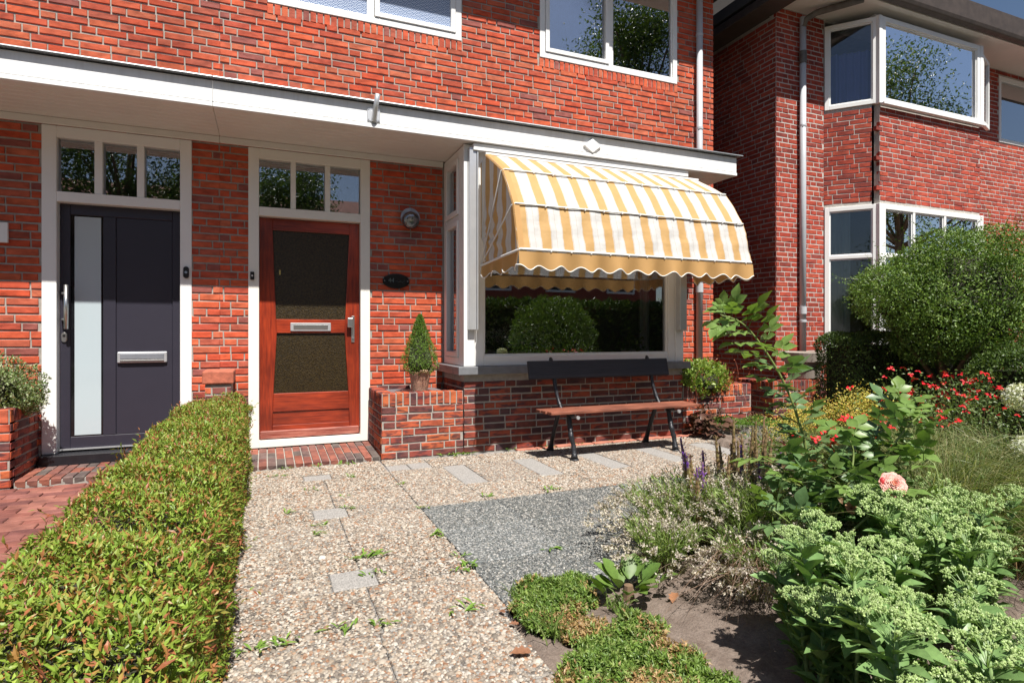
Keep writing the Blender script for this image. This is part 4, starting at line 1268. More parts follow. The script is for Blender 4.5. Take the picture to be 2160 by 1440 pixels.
# ------------------------------------------------------------------ bench
be = thing('garden_bench', 'wooden garden bench with black branch shaped cast iron legs under the awning', 'bench', (3.1, 4.85, 0))
for i in range(3):
    y = 4.60 + i * .094
    o = MB().box(2.305 - .012 * i, 3.925 + .006 * i, y, y + .088, .418, .446).build('seat_plank', M_SEAT, be, bevel=.006, seg=2)
mb = MB(Matrix.Translation((0, 5.0, .79)) @ Matrix.Rotation(R(-14), 4, 'X'))
mb.box(2.262, 3.85, -.014, .014, -.088, .088)
mb.build('backrest', M_BACK, be, bevel=.006, seg=2)
def knobbly(pts, r, n=9, k=5):
    out = []; rad = []
    for a, b in zip(pts[:-1], pts[1:]):
        for i in range(k):
            t = i / k
            out.append(Vector(a).lerp(Vector(b), t)); rad.append(r * random.uniform(.86, 1.2))
    out.append(Vector(pts[-1])); rad.append(r)
    return out, rad
for x in (2.55, 3.66):
    p, r = knobbly([(x, 4.63, .02), (x + .006, 4.66, .13), (x - .012, 4.675, .215), (x, 4.70, .25), (x - .004, 4.74, .41)], .023)
    r[0] = .034; r[1] = .029
    MB().tube(p, r, 9).lathe([(.034, 0), (.04, .006), (.034, .018)], (x, 4.625, .0), 12).build('leg', M_IRON, be, smooth=True)
    p, r = knobbly([(x, 5.11, .015), (x, 5.07, .12), (x + .006, 5.02, .25), (x, 4.93, .40)], .021)
    r[0] = .034; r[1] = .028
    MB().tube(p, r, 9).lathe([(.034, 0), (.04, .006), (.034, .018)], (x, 5.115, .0), 12).build('leg', M_IRON, be, smooth=True)
    p, r = knobbly([(x, 4.66, .398), (x, 4.80, .400), (x, 4.90, .398)], .016)
    MB().tube(p, r, 8).build('seat_bearer', M_IRON, be, smooth=True)
    p, r = knobbly([(x, 4.86, .40), (x - .01, 4.92, .50), (x - .02, 4.965, .62), (x - .02, 4.985, .70), (x - .02, 5.035, .80), (x - .02, 5.07, .905)], .0175)
    r[-1] = .011
    MB().tube(p, r, 8).build('back_support', M_IRON, be, smooth=True)
    MB().tube([(x + .02, 4.592, .385), (x + .02, 4.61, .385)], .016, 10).build('bolt', M_ALU, be)

# ------------------------------------------------------------------ pots
pot = thing('plant_pot', 'small woven clay pot with twig handle on the low brick planter', 'pot', (1.372, 5.56, .574))
prof_ = [(.064, 0.0)]
for i in range(16):
    z = .008 + i * .0112; r0 = .066 + .034 * (i / 16) ** .8
    prof_ += [(r0 + .003, z), (r0 + .006, z + .004), (r0 - .001, z + .0085)]
prof_ += [(.106, .188), (.106, .196), (.094, .196), (.090, .165), (.02, .162)]
mb = MB(); mb.lathe(prof_, (1.372, 5.56, .574), 30); mb.build('pot_body', M_PINKPOT, pot, smooth=True)
mb = MB(); mb.tube([(1.335, 5.455, .765), (1.35, 5.438, .782), (1.385, 5.434, .786), (1.41, 5.44, .782), (1.425, 5.458, .764)], .0085, 8); mb.build('handle', mat('twig_handle', (.55, .36, .25), .8), pot, smooth=True)
mb = MB(); mb.lathe([(.09, .0), (.085, .012)], (1.372, 5.56, .737), 20); mb.build('potting_soil', M_CORE, pot)
bp = thing('plant_pot', 'large taupe plastic pot on the neighbour\'s shaded brick planter', 'pot', (6.44, 5.56, .548))
mb = MB(); mb.lathe([(.17, 0), (.18, .01), (.225, .21), (.235, .215), (.262, .22), (.285, .33), (.287, .342), (.262, .342), (.25, .30), (.02, .29)], (6.44, 5.56, .548), 36); mb.build('pot_body', M_TAUPEPOT, bp, smooth=False, bevel=.003)

tr = thing('planting_trough', 'weathered grey edging trough full of green ground cover near the bay corner', 'trough', (4.75, 4.8, 0))
xf = Matrix.Translation((4.45, 5.05, 0)) @ Matrix.Rotation(R(-36), 4, 'Z')
mb = MB(xf); mb.box(0, .78, -.02, .02, -.04, .15).box(0, .02, .0201, .25, -.04, .15).box(.76, .78, .0201, .25, -.04, .15).box(0, .78, .2501, .28, -.04, .15); mb.build('trough_body', M_TROUGH, tr, bevel=.005)
mb = MB(xf); mb.box(.021, .759, .021, .249, .0, .125); mb.build('trough_soil', M_SOIL, tr)

# ------------------------------------------------------------------ plants
def shell_plant(name, label, cat, base, surf, n, pal, L, W, m, up=.35, out=.8, jit=.55, corem=None, droop=.12, group=None, red=None):
    """dense clipped or rounded shrub: leaves through the outer shell, a solid dark core added inside to block light. surf(k) -> points, outward normals, depth"""
    t = thing(name, label, cat, base, group)
    P, N = surf(n)
    D = N * out + np.array([0, 0, up]) + rng.normal(0, jit, P.shape)
    LL = L * np.exp(rng.normal(0, .25, n)); WW = W * np.exp(rng.normal(0, .2, n))
    c = pick(pal, n)
    leaves('foliage', P, D, N + rng.normal(0, .35, P.shape), LL, WW, c, m, t, droop=droop)['kind'] = 'stuff'
    return t, P, N

# clipped hedge between the two front gardens
HX0, HX1, HY0, HY1, HZ = -.60, -.150, .45, 5.36, .60
def bumpf(a, b): return .018 * math.sin(a * 7 + b * 3) + .014 * math.sin(a * 15 - b * 8)
def hedge_surf(n):
    areas = np.array([(HX1 - HX0) * (HY1 - HY0) * 1.5, HZ * (HY1 - HY0) * 1.0, HZ * (HY1 - HY0) * .55, (HX1 - HX0) * HZ])
    k = rng.choice(4, n, p=areas / areas.sum())
    y = HY0 + (HY1 - HY0) * rng.random(n); x = HX0 + (HX1 - HX0) * rng.random(n); z = HZ * rng.random(n)
    P = np.zeros((n, 3)); N = np.zeros((n, 3))
    for i, (px, py, pz, nn) in enumerate(((x, y, np.full(n, HZ), (0, 0, 1)), (np.full(n, HX1), y, z, (1, 0, 0)), (np.full(n, HX0), y, z, (-1, 0, 0)), (x, np.full(n, HY1), z, (0, 1, 0)))):
        s = k == i
        P[s] = np.stack([px, py, pz], 1)[s]; N[s] = nn
    # rounded shoulders
    cx = (HX0 + HX1) / 2
    edge = np.abs(P[:, 0] - cx) / ((HX1 - HX0) / 2)
    sh = np.clip((edge - .6) / .4, 0, 1) * np.clip((P[:, 2] - HZ + .14) / .14, 0, 1)
    P[:, 2] -= sh ** 2 * .055
    lump = .022 * np.sin(P[:, 1] * 6.3 + P[:, 0] * 4) + .02 * np.sin(P[:, 1] * 13.7 - P[:, 2] * 11 + P[:, 0] * 9) + .012 * np.sin(P[:, 1] * 31 + P[:, 0] * 23)
    dep = rng.exponential(.022, n)
    P = P + N * (lump - dep + .004)[:, None]
    return P, N
HPAL_ = [(.24, .33, .045), (.19, .27, .035), (.24, .33, .045), (.15, .22, .03), (.28, .34, .06), (.20, .29, .035), (.31, .30, .065), (.32, .17, .05), (.36, .13, .06), (.21, .25, .04)]
HPAL = [(r * .98, g * 1.03, b * 1.1) if g > r else (r, g, b) for r, g, b in HPAL_]
hedge, HP, HN = shell_plant('clipped_hedge', 'long low clipped hedge with red tipped green leaves between the two front paths', 'hedge', (-.38, 2.9, 0), hedge_surf, 125000, HPAL, .0205, .0078, M_LEAF_GLOSSY, up=.25, out=.38, jit=.7)
MB().box(HX0 + .10, HX1 - .07, HY0 + .05, HY1 - .08, -.02, HZ - .085).build('dark_core', M_CORE, hedge)
# longer reddish shoots that stick out of the clipped faces
n = 380
k = rng.integers(0, len(HP), n); B = HP[k]; D0 = norm(HN[k] * .7 + np.array([0, 0, .5]) + rng.normal(0, .5, (n, 3)))
LP, LD, LN = [], [], []
paths = []
for i in range(n):
    ln = random.uniform(.03, .10)
    pts = np.stack([B[i] + D0[i] * ln * t for t in (0, .35, .7, 1)])
    paths.append(pts)
    for t in np.linspace(.25, 1, 6):
        LP.append(B[i] + D0[i] * ln * t); LD.append(D0[i] + rng.normal(0, .55, 3)); LN.append(np.array([0, 0, 1]) + rng.normal(0, .4, 3))
ribbons('shoot_stems', np.array(paths), .003, pick([(.25, .10, .06), (.18, .16, .06)], n), M_LEAF, hedge)['kind'] = 'stuff'
leaves('shoot_leaves', np.array(LP), np.array(LD), np.array(LN), .024, .008, pick([(.32, .10, .05), (.26, .24, .05), (.34, .15, .06), (.18, .25, .04)], len(LP)), M_LEAF_GLOSSY, hedge)['kind'] = 'stuff'
# the nearest leaves, one by one
M_HLEAF = [leaf_mat('hedge_leaf_%s' % a, False, b, c, .22, .5, .25) for a, b, c in (('green', (.16, .24, .032), (.30, .36, .06)), ('red', (.34, .10, .05), (.32, .26, .06)))]
HM = [ovate_mesh('leaf', 1, .31, m, shape=(0.05, .7, 1.0, .8, .4, 0)) for m in (M_HLEAF[0], M_HLEAF[0], M_HLEAF[0], M_HLEAF[1])]
near = np.where((HP[:, 1] < 2.0) & (HP[:, 1] > .75) & (HN[:, 2] > .5))[0]
for i in rng.choice(near, 300, replace=False):
    d = norm(HN[i] * .55 + rng.normal(0, .6, 3)); s = random.uniform(.020, .028)
    link('leaf', random.choice(HM), HP[i] + HN[i] * .012, hedge, rot=aim(d, random.uniform(-.6, .6)), scale=(s, s, s))

def ellipsoid_surf(c, r, lump=.07, dep=.06, zmin=-1.0):
    def f(n):
        N = unit(n * 2); N = N[N[:, 2] > zmin][:n]
        while len(N) < n:
            a = unit(n); N = np.concatenate([N, a[a[:, 2] > zmin]])[:n]
        l = lump * (np.sin(N[:, 0] * 7 + N[:, 2] * 5) * np.sin(N[:, 1] * 8 + 1) + .7 * np.sin(N[:, 0] * 17 + N[:, 1] * 13) * np.sin(N[:, 2] * 15))
        q = 1 + l - rng.exponential(dep, n)
        P = np.array(c) + N * np.array(r) * q[:, None]
        return P, norm(N / np.array(r))
    return f
def blobs_surf(blobs, dep=.06):
    def f(n):
        b = np.array(blobs); w = b[:, 3] * b[:, 5] + b[:, 3] * b[:, 4]; k = rng.choice(len(b), n, p=w / w.sum())
        N = unit(n)
        q = 1 + .07 * np.sin(N[:, 0] * 9 + k) * np.sin(N[:, 2] * 8 + 2 * k) - rng.exponential(dep, n)
        return b[k, :3] + N * b[k, 3:6] * q[:, None], norm(N / b[k, 3:6])
    return f
def box_surf(x0, x1, y0, y1, z0, z1, dep=.03, lump=.02, rnd=.12):
    def f(n):
        P = rng.uniform(-1, 1, (n, 3)); a = np.array([(y1 - y0) * (z1 - z0), (x1 - x0) * (z1 - z0), (x1 - x0) * (y1 - y0)])
        ax = rng.choice(3, n, p=a / a.sum()); sg_ = np.where(rng.random(n) < .5, -1.0, 1.0)
        sg_[ax == 2] = 1.0
        N = np.zeros((n, 3)); N[np.arange(n), ax] = sg_
        P[np.arange(n), ax] = sg_
        h = np.array([(x1 - x0), (y1 - y0), (z1 - z0)]) / 2; c = np.array([(x0 + x1) / 2, (y0 + y1) / 2, (z0 + z1) / 2])
        W_ = P * h
        inner = np.clip(W_, -(h - rnd), h - rnd); e = W_ - inner
        ln = np.maximum(np.linalg.norm(e, axis=1, keepdims=True), 1e-6)
        W_ = inner + e / ln * np.minimum(ln, rnd); N = norm(N * .4 + e / ln)
        l = lump * np.sin(W_[:, 0] * 9 + W_[:, 2] * 7) * np.sin(W_[:, 1] * 8 + W_[:, 0] * 3) + lump * .6 * np.sin(W_[:, 0] * 23 + W_[:, 2] * 19)
        return c + W_ + N * (l - rng.exponential(dep, n))[:, None], N
    return f

GPAL = [(.05, .095, .022), (.085, .155, .030), (.11, .19, .035), (.065, .12, .025), (.14, .22, .05), (.10, .17, .028), (.16, .23, .055)]
GPAL = [(r * 1.22, g * 1.2, b * 1.15) for r, g, b in GPAL]
rs, RP, RN = shell_plant('rounded_shrub', 'large loose dome shaped green shrub on a short trunk in front of the neighbour\'s bay', 'shrub', (6.72, 4.0, 0), blobs_surf([(6.62, 4.0, 1.46, .84, .70, .60), (6.3, 3.9, 1.08, .42, .36, .28), (7.1, 3.9, 1.05, .55, .4, .32), (5.85, 3.95, 1.52, .42, .45, .34), (6.25, 3.75, 1.28, .40, .40, .34), (7.35, 4.0, 1.60, .50, .5, .46), (6.45, 3.8, 1.88, .42, .42, .30), (6.95, 3.9, 1.96, .45, .42, .27), (7.35, 3.85, 1.30, .45, .42, .38), (6.7, 3.45, 1.55, .42, .35, .36), (6.15, 4.05, 1.72, .35, .36, .26), (7.1, 3.5, 1.6, .4, .35, .4), (6.6, 3.5, 1.2, .42, .35, .28), (5.58, 3.9, 1.58, .30, .28, .20), (5.95, 3.8, 1.85, .2, .22, .16), (6.25, 3.75, 2.06, .24, .24, .13), (7.0, 3.7, 2.14, .26, .24, .13), (6.6, 3.3, 1.9, .22, .2, .2)], .14), 62000, GPAL, .028, .014, M_LEAF_GLOSSY, up=.25, out=.45, jit=.75)
mb = MB(); mb.lathe([(.05, -.48), (.45, -.36), (.62, -.05), (.55, .28), (.30, .46), (.05, .5)], (6.72, 4.0, 1.45), 14); mb.build('dark_core', M_CORE, rs)
mb = MB(); mb.tube([(6.70, 4.02, -.05), (6.72, 4.0, .3), (6.66, 4.0, .6), (6.72, 4.0, 1.1)], [.07, .055, .05, .03], 9)
for a in range(7):
    an = a * .9
    mb.tube([(6.69, 4.0, .5), (6.69 + .25 * math.cos(an), 4.0 + .22 * math.sin(an), .85), (6.70 + .55 * math.cos(an), 4.0 + .5 * math.sin(an), 1.15)], [.03, .02, .01], 6)
mb.build('trunk', M_TWIG, rs, smooth=True)
# sprays that break its outline
n = 900; k = rng.integers(0, len(RP), n); k = k[RN[k][:, 2] > -.35]; n = len(k)
LP, LD, LN, paths = [], [], [], []
for i in k:
    d = norm(RN[i] * .8 + np.array([0, 0, .35]) + rng.normal(0, .4, 3)); ln = random.uniform(.08, .30)
    paths.append(np.stack([RP[i] + d * ln * t - np.array([0, 0, .04 * t * t]) for t in (0, .33, .66, 1)]))
    for t in np.linspace(.15, 1, 9):
        LP.append(RP[i] + d * ln * t - np.array([0, 0, .04 * t * t])); LD.append(d * .6 + rng.normal(0, .6, 3)); LN.append(np.array([0, 0, 1]) + rng.normal(0, .5, 3))
ribbons('shoot_stems', np.array(paths), .004, pick([(.10, .13, .04)], n), M_LEAF, rs)['kind'] = 'stuff'
leaves('shoot_leaves', np.array(LP), np.array(LD), np.array(LN), .027, .013, pick(GPAL[1:] + [(.2, .28, .06)], len(LP)), M_LEAF_GLOSSY, rs)['kind'] = 'stuff'

bh, _, _ = shell_plant('box_hedge', 'low dark clipped box hedge under the dome shaped shrub', 'hedge', (6.7, 4.75, 0), box_surf(5.70, 8.6, 4.30, 4.85, 0, 1.13, .028, .022, .16), 42000, [(.060, .105, .024), (.085, .14, .03), (.045, .08, .02), (.11, .165, .04)], .026, .015, M_LEAF_GLOSSY, up=.25, out=.6, jit=.6)
MB().box(5.83, 8.5, 4.43, 4.73, -.05, 1.0).build('dark_core', M_CORE, bh)
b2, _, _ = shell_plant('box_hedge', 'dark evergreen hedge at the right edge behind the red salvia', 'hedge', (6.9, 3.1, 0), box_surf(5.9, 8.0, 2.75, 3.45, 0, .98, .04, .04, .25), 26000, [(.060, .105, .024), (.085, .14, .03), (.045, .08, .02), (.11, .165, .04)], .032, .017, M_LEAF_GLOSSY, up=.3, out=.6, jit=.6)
MB().box(6.1, 7.8, 2.95, 3.25, -.05, .8).build('dark_core', M_CORE, b2)

# conifer in the small pot
cf = thing('dwarf_conifer', 'small cone shaped green conifer in the woven clay pot', 'conifer', (1.372, 5.56, .75))
n = 6500
u = rng.random(n) ** 1.0; th = rng.random(n) * 2 * np.pi
# silhouette: wide low, pinched tip
rr = np.interp(u, [0, .08, .25, .5, .75, .9, 1], [.10, .148, .165, .115, .06, .032, .006])
rr = rr * (1 + .10 * np.sin(th * 5 + u * 22) + .08 * np.sin(th * 9 - u * 35))
q = 1 - rng.exponential(.10, n)
P = np.stack([1.372 + rr * q * np.cos(th), 5.56 + rr * q * np.sin(th), .745 + u * .565], 1)
N = np.stack([np.cos(th), np.sin(th), np.full(n, .45)], 1)
leaves('foliage', P, N * .7 + np.array([0, 0, .35]) + rng.normal(0, .45, P.shape), N, .022, .0065, pick([(.12, .22, .03), (.16, .28, .045), (.09, .165, .025), (.20, .31, .06)], n), M_LEAF, cf)['kind'] = 'stuff'
mb = MB(); mb.lathe([(.07, 0), (.115, .08), (.115, .15), (.075, .3), (.03, .42), (.006, .54)], (1.372, 5.56, .748), 12); mb.build('trunk', M_CORE, cf)

# variegated shrub in the left planter
eu, _, _ = shell_plant('variegated_shrub', 'pale variegated evergreen spilling over the left brick planter', 'shrub', (-2.1, 5.7, .52), ellipsoid_surf((-2.12, 5.66, .70), (.50, .30, .27), .12, .10, -.6), 9000, [(.16, .22, .075), (.28, .33, .17), (.40, .43, .27), (.12, .19, .06), (.22, .28, .11)], .024, .015, M_LEAF_GLOSSY, up=.5, out=.6, jit=.6)
mb = MB(); mb.lathe([(.1, -.18), (.34, -.1), (.36, .06), (.2, .16), (.05, .19)], (-2.12, 5.66, .70), 12); mb.build('dark_core', M_CORE, eu)
mb, _, _ = shell_plant('variegated_shrub', 'drooping pale tuft of the variegated evergreen touching the white door post', 'shrub', (-1.72, 5.72, .52), ellipsoid_surf((-1.73, 5.70, .62), (.13, .12, .11), .15, .2), 1500, [(.16, .22, .075), (.28, .33, .17), (.40, .43, .27), (.22, .28, .11)], .022, .014, M_LEAF_GLOSSY, up=.1, out=.6, jit=.6)

# pale green rounded leaves with reddish seed stalks in the right planter
ge, _, _ = shell_plant('cranesbill', 'light green cranesbill with reddish stalks spilling from the right planter', 'plant', (4.62, 5.5, .5), ellipsoid_surf((4.62, 5.45, .60), (.40, .26, .20), .16, .12, -.75), 3200, [(.20, .31, .045), (.26, .36, .07), (.15, .24, .04), (.30, .38, .09)], .036, .036, M_LEAF, up=.6, out=.7, jit=.5)
mb = MB(); mb.lathe([(.12, -.14), (.26, -.08), (.26, .04), (.1, .12)], (4.62, 5.45, .60), 10); mb.build('inner_stems', M_CORE, ge)
n = 170
B = np.stack([rng.uniform(4.35, 5.15, n), rng.uniform(5.16, 5.6, n), rng.uniform(.5, .7, n)], 1)
T = B + np.stack([rng.normal(0, .06, n), rng.normal(-.05, .06, n), np.where(rng.random(n) < .55, rng.uniform(.05, .2, n), rng.uniform(-.35, -.1, n))], 1)
ribbons('seed_stalks', np.stack([B, B * .6 + T * .4 + [0, 0, .03], B * .25 + T * .75 + [0, 0, .02], T], 1), .004, pick([(.40, .13, .07), (.34, .09, .05)], n), M_LEAF, ge)['kind'] = 'stuff'
leaves('seed_heads', T, rng.normal(0, 1, T.shape), unit(n), .028, .012, pick([(.45, .15, .08), (.36, .08, .05)], n), M_LEAF, ge)['kind'] = 'stuff'

# dark leaved coral bells
def tuft(name, label, cat, c, n, rad, h, leaf_me, smin, smax, flat=.4, leafname='leaf'):
    t = thing(name, label, cat, (c[0], c[1], c[2]))
    st = MB()
    for i in range(n):
        a = random.uniform(0, 2 * math.pi); r_ = rad * math.sqrt(random.random()); z = h * (1 - (r_ / rad) ** 2 * .75) * random.uniform(.55, 1.0)
        p = Vector((c[0] + r_ * math.cos(a), c[1] + r_ * math.sin(a), c[2] + z))
        d = Vector((math.cos(a), math.sin(a), random.uniform(-.5, .6) * flat + .1))
        s = random.uniform(smin, smax)
        link(leafname, random.choice(leaf_me), p, t, rot=aim(d, random.uniform(-.5, .5)), scale=(s, s, s))
        st.tube([(c[0] + .15 * (p.x - c[0]), c[1] + .15 * (p.y - c[1]), c[2] - .02), ((c[0] + p.x) / 2, (c[1] + p.y) / 2, c[2] + z * .6), p], .0025, 4)
    st.build('leaf_stalks', M_TWIG, t)
    return t
M_HEU = leaf_mat('dark_purple_leaf', False, (.055, .022, .022), (.15, .085, .055), .15, .35)
lobed = [ovate_mesh('leaf', 1, 1.05, M_HEU, shape=(.35, .95, .8, 1.0, .72, .62, .1), fold=.12, curve=.35), ovate_mesh('leaf', 1, .95, M_HEU, shape=(.3, .8, 1, .75, .8, .4, .05), fold=.2, curve=.25)]
tuft('coral_bells', 'larger clump of dark purple leaved coral bells at the bay corner', 'plant', (4.56, 5.12, 0), 150, .27, .34, lobed, .05, .09)
tuft('coral_bells', 'smaller reddish dark clump of coral bells below the right planter end', 'plant', (5.12, 5.10, 0), 70, .2, .26, lobed, .04, .08)

# ground cover in the trough
n = 5200
q = rng.random((n, 2)); L_ = np.array(Matrix(xf))
lx_ = .0 + q[:, 0] * .80; ly_ = -.05 + q[:, 1] * .33
P = np.stack([lx_, ly_, .135 + .05 * np.sin(lx_ * 9) * np.sin(ly_ * 17) + .035 * rng.random(n)], 1) @ L_[:3, :3].T + L_[:3, 3]
gc = thing('ground_cover', 'bright green fine leaved ground cover growing in the grey trough', 'ground cover', (4.75, 4.85, .12))
leaves('foliage', P, np.array([0, 0, .7]) + rng.normal(0, .6, P.shape), np.array([0, 0, 1]) + rng.normal(0, .4, P.shape), .03, .006, pick([(.13, .24, .03), (.19, .31, .05), (.09, .17, .025)], n), M_LEAF, gc)['kind'] = 'stuff'

# lady's mantle, a cloud of yellow
ly = thing('ladys_mantle', 'yellow flowering cloud of lady\'s mantle below the dark box hedge', 'plant', (4.0, 3.2, 0))
n = 4200
cl = np.array([[3.72, 3.22, .52], [3.95, 3.10, .56], [4.15, 3.05, .64], [4.02, 2.98, .54], [3.55, 3.20, .44], [3.85, 3.3, .52], [4.2, 2.95, .58]])
P = cl[rng.integers(0, len(cl), n)] + rng.normal(0, 1, (n, 3)) * np.array([.085, .085, .055])
leaves('flower_cloud', P, unit(n), unit(n), .017, .010, pick([(.58, .50, .10), (.64, .52, .14), (.48, .46, .10), (.60, .38, .12), (.52, .52, .14)], n), M_PETAL, ly)['kind'] = 'stuff'
B = np.column_stack([rng.normal(3.9, .12, 260), rng.normal(3.1, .12, 260), np.zeros(260)]); T = P[:260]
ribbons('stems', np.stack([B, B * .5 + T * .5, T], 1), .004, pick([(.20, .25, .06)], 260), M_LEAF, ly)['kind'] = 'stuff'
n = 400
leaves('foliage', np.column_stack([rng.normal(3.9, .22, n), rng.normal(3.08, .16, n), rng.uniform(.05, .3, n)]), rng.normal(0, 1, (n, 3)) * [1, 1, .3], np.array([0, 0, 1]) + rng.normal(0, .4, (n, 3)), .06, .055, pick([(.09, .16, .03), (.13, .2, .04)], n), M_LEAF, ly)['kind'] = 'stuff'

# purple sage with its brown finished spikes
def sage(label, spots, name='salvia'):
    cx = sum(s[0] for s in spots) / len(spots); cy = sum(s[1] for s in spots) / len(spots)
    t = thing(name, label, 'salvia', (cx, cy, 0))
    LP, LD, FP, FD, FC = [], [], [], [], []
    for (x, y, h, lean, purple) in spots:
        B = np.array([x, y, h * .42]); T = np.array([x + lean, y + random.uniform(-.03, .03), h])
        m_ = 26
        pts = [B + (T - B) * i / m_ for i in range(m_ + 1)]
        rad = [(.0150 * (1.02 - .72 * (i / m_) ** 1.6)) * (1.12 if i % 2 else .9) for i in range(m_ + 1)]
        mb = MB().tube(pts, rad, 7)
        cols = []
        for i in range(m_ + 1):
            u = i / m_
            for q in range(7):
                c = random.choice([(.30, .21, .11), (.36, .28, .14), (.26, .22, .09), (.29, .17, .12)])
                if u > 1 - purple and random.random() < .6: c = random.choice([(.16, .06, .36), (.24, .09, .44)])
                cols.append(c)
        mb.build('flower_spike', M_LEAF, t, cols=cols)
        nn = 60
        u = rng.random(nn); th = rng.random(nn) * 2 * np.pi
        c = B + (T - B) * u[:, None]; P = c + np.stack([.011 * np.cos(th), .011 * np.sin(th), np.zeros(nn)], 1)
        pu = (u > 1 - purple) & (rng.random(nn) < .7)
        col = pick([(.34, .25, .12), (.26, .21, .09), (.32, .17, .12)], nn); col[pu] = pick([(.18, .07, .40), (.25, .10, .46)], int(pu.sum()))
        FP.append(P); FD.append(np.stack([np.cos(th), np.sin(th), np.full(nn, 1.0)], 1)); FC.append(col)
        for k in range(10):
            z = random.uniform(.06, h * .45)
            LP.append((x + random.gauss(0, .02), y + random.gauss(0, .02), z)); LD.append(np.array([random.gauss(0, 1), random.gauss(0, 1), .25]))
    LP = np.array(LP)
    leaves('foliage', LP, np.array(LD), np.array([0, 0, 1]) + rng.normal(0, .3, LP.shape), .075, .026, pick([(.09, .15, .04), (.12, .19, .05), (.16, .22, .07)], len(LP)), M_LEAF, t)['kind'] = 'stuff'
    FP = np.concatenate(FP)
    leaves('florets', FP, np.concatenate(FD), np.array([0, 0, 1]) + rng.normal(0, .3, FP.shape), .017, .008, np.concatenate(FC), M_LEAF, t)['kind'] = 'stuff'
    B = np.array([[s[0], s[1], 0] for s in spots]); T = np.array([[s[0] + s[3], s[1], s[2]] for s in spots])
    ribbons('stems', np.stack([B, B * .6 + T * .4, B * .2 + T * .8], 1), .009, pick([(.16, .13, .06)], len(spots)), M_LEAF, t)['kind'] = 'stuff'
    return t
def ray(u, v, d):
    """point of the garden seen at a given depth"""
    l = (u - 1080) / FPX * d
    return d * SN + l * CS, d * CS - l * SN, CAM_H - (v - 700) / FPX * d
sp = []
for (u, v, d, ln, pu) in ((1548, 882, 3.35, .0, 0), (1566, 915, 3.3, -.02, 0), (1580, 900, 3.4, .0, 0), (1590, 887, 3.45, .01, 0), (1560, 930, 3.2, 0, .0), (1572, 940, 3.1, .02, .55), (1602, 930, 3.3, .02, 0), (1612, 905, 3.4, .03, 0), (1620, 885, 3.45, .04, 0), (1630, 925, 3.2, .05, .0), (1541, 935, 3.2, -.02, 0), (1512, 920, 3.3, -.03, 0), (1525, 940, 3.1, -.02, 0), (1535, 960, 3.0, 0, 0), (1645, 950, 3.1, .03, .3), (1655, 935, 3.3, .04, 0), (1552, 955, 3.05, 0, 0), (1587, 950, 3.1, .01, 0), (1597, 965, 3.0, 0, .5), (1618, 955, 3.05, .03, .0)):
    p = ray(u, v, d); sp.append((p[0] - ln, p[1], p[2], ln, pu))
sage('salvia clump with tall brown finished flower spikes beside the paving', sp)
sp = []
for (u, v, d, ln, pu) in ((1440, 925, 3.1, -.06, .5), (1452, 955, 3.0, -.04, .25), (1463, 960, 3.05, -.02, 0), (1478, 950, 3.1, -.03, .3), (1487, 975, 2.95, .0, .6), (1468, 985, 2.9, -.02, .2), (1500, 985, 3.0, .0, 0)):
    p = ray(u, v, d); sp.append((p[0] - ln, p[1], p[2], ln, pu))
sage('sparse salvia with purple tipped leaning spikes at the paving edge', sp)

# red sage
def red_sage(label, c, n_f, ext, hz, zlo, leafn):
    t = thing('red_salvia', label, 'salvia', (c[0], c[1], 0))
    fm = []
    for s in range(3):
        mb = MB()
        for a in range(4):
            an = a * 1.57 + s
            d = Vector((math.cos(an), math.sin(an) * .8, -.25 if a % 2 else .25))
            w = Vector((-d.y, d.x, 0)) * .011
            b = Vector((0, 0, 0)); e = d * .022
            mb.add([b, e * .6 - w, e + Vector((0, 0, -.006)), e * .6 + w], [(0, 1, 2, 3)])
        V = mb.v; me = bpy.data.meshes.new('flower'); me.from_pydata(V, [], mb.f); me.materials.append(M_RED); fm.append(me)
    B, T = [], []
    for i in range(n_f):
        x = c[0] + ext[0] * max(-1.7, min(1.7, random.gauss(0, 1))); y = c[1] + ext[1] * max(-1.7, min(1.7, random.gauss(0, 1)))
        z = random.uniform(zlo, hz) + .10 * math.exp(-((x - c[0]) / ext[0]) ** 2)
        s = random.uniform(.85, 1.4)
        link('flower', random.choice(fm), (x, y, z), t, rot=(random.uniform(-.6, .6), random.uniform(-.6, .6), random.uniform(0, 6)), scale=(s, s, s))
        B.append((c[0] + (x - c[0]) * .5, c[1] + (y - c[1]) * .5, 0)); T.append((x, y, z + .02))
    B = np.array(B); T = np.array(T); M_ = B * .4 + T * .6 + np.array([0, 0, -.04])
    ribbons('stems', np.stack([B, M_, T], 1), .004, pick([(.13, .13, .05), (.16, .09, .05)], n_f), M_LEAF, t)['kind'] = 'stuff'
    u = rng.random(leafn)[:, None]; k = rng.integers(0, n_f, leafn)
    P = B[k] * (1 - u) + T[k] * u + rng.normal(0, .035, (leafn, 3))
    P[:, 2] = np.maximum(P[:, 2], .03)
    leaves('foliage', P, rng.normal(0, 1, P.shape), np.array([0, 0, 1]) + rng.normal(0, .5, P.shape), .026, .013, pick([(.09, .15, .04), (.13, .2, .055), (.07, .12, .03), (.17, .23, .08)], leafn), M_LEAF, t)['kind'] = 'stuff'
    return t
M_RED = leaf_mat('scarlet_petal', False, (.66, .008, .014), (.52, .006, .02), .08, .5)
red_sage('tall red flowering salvia standing in front of the dome shaped shrub', (4.35, 2.60), 115, (.36, .18), .80, .52, 7000)
red_sage('lower red flowering salvia among the rose leaves', (2.76, 2.13), 75, (.21, .07), .64, .38, 3200)

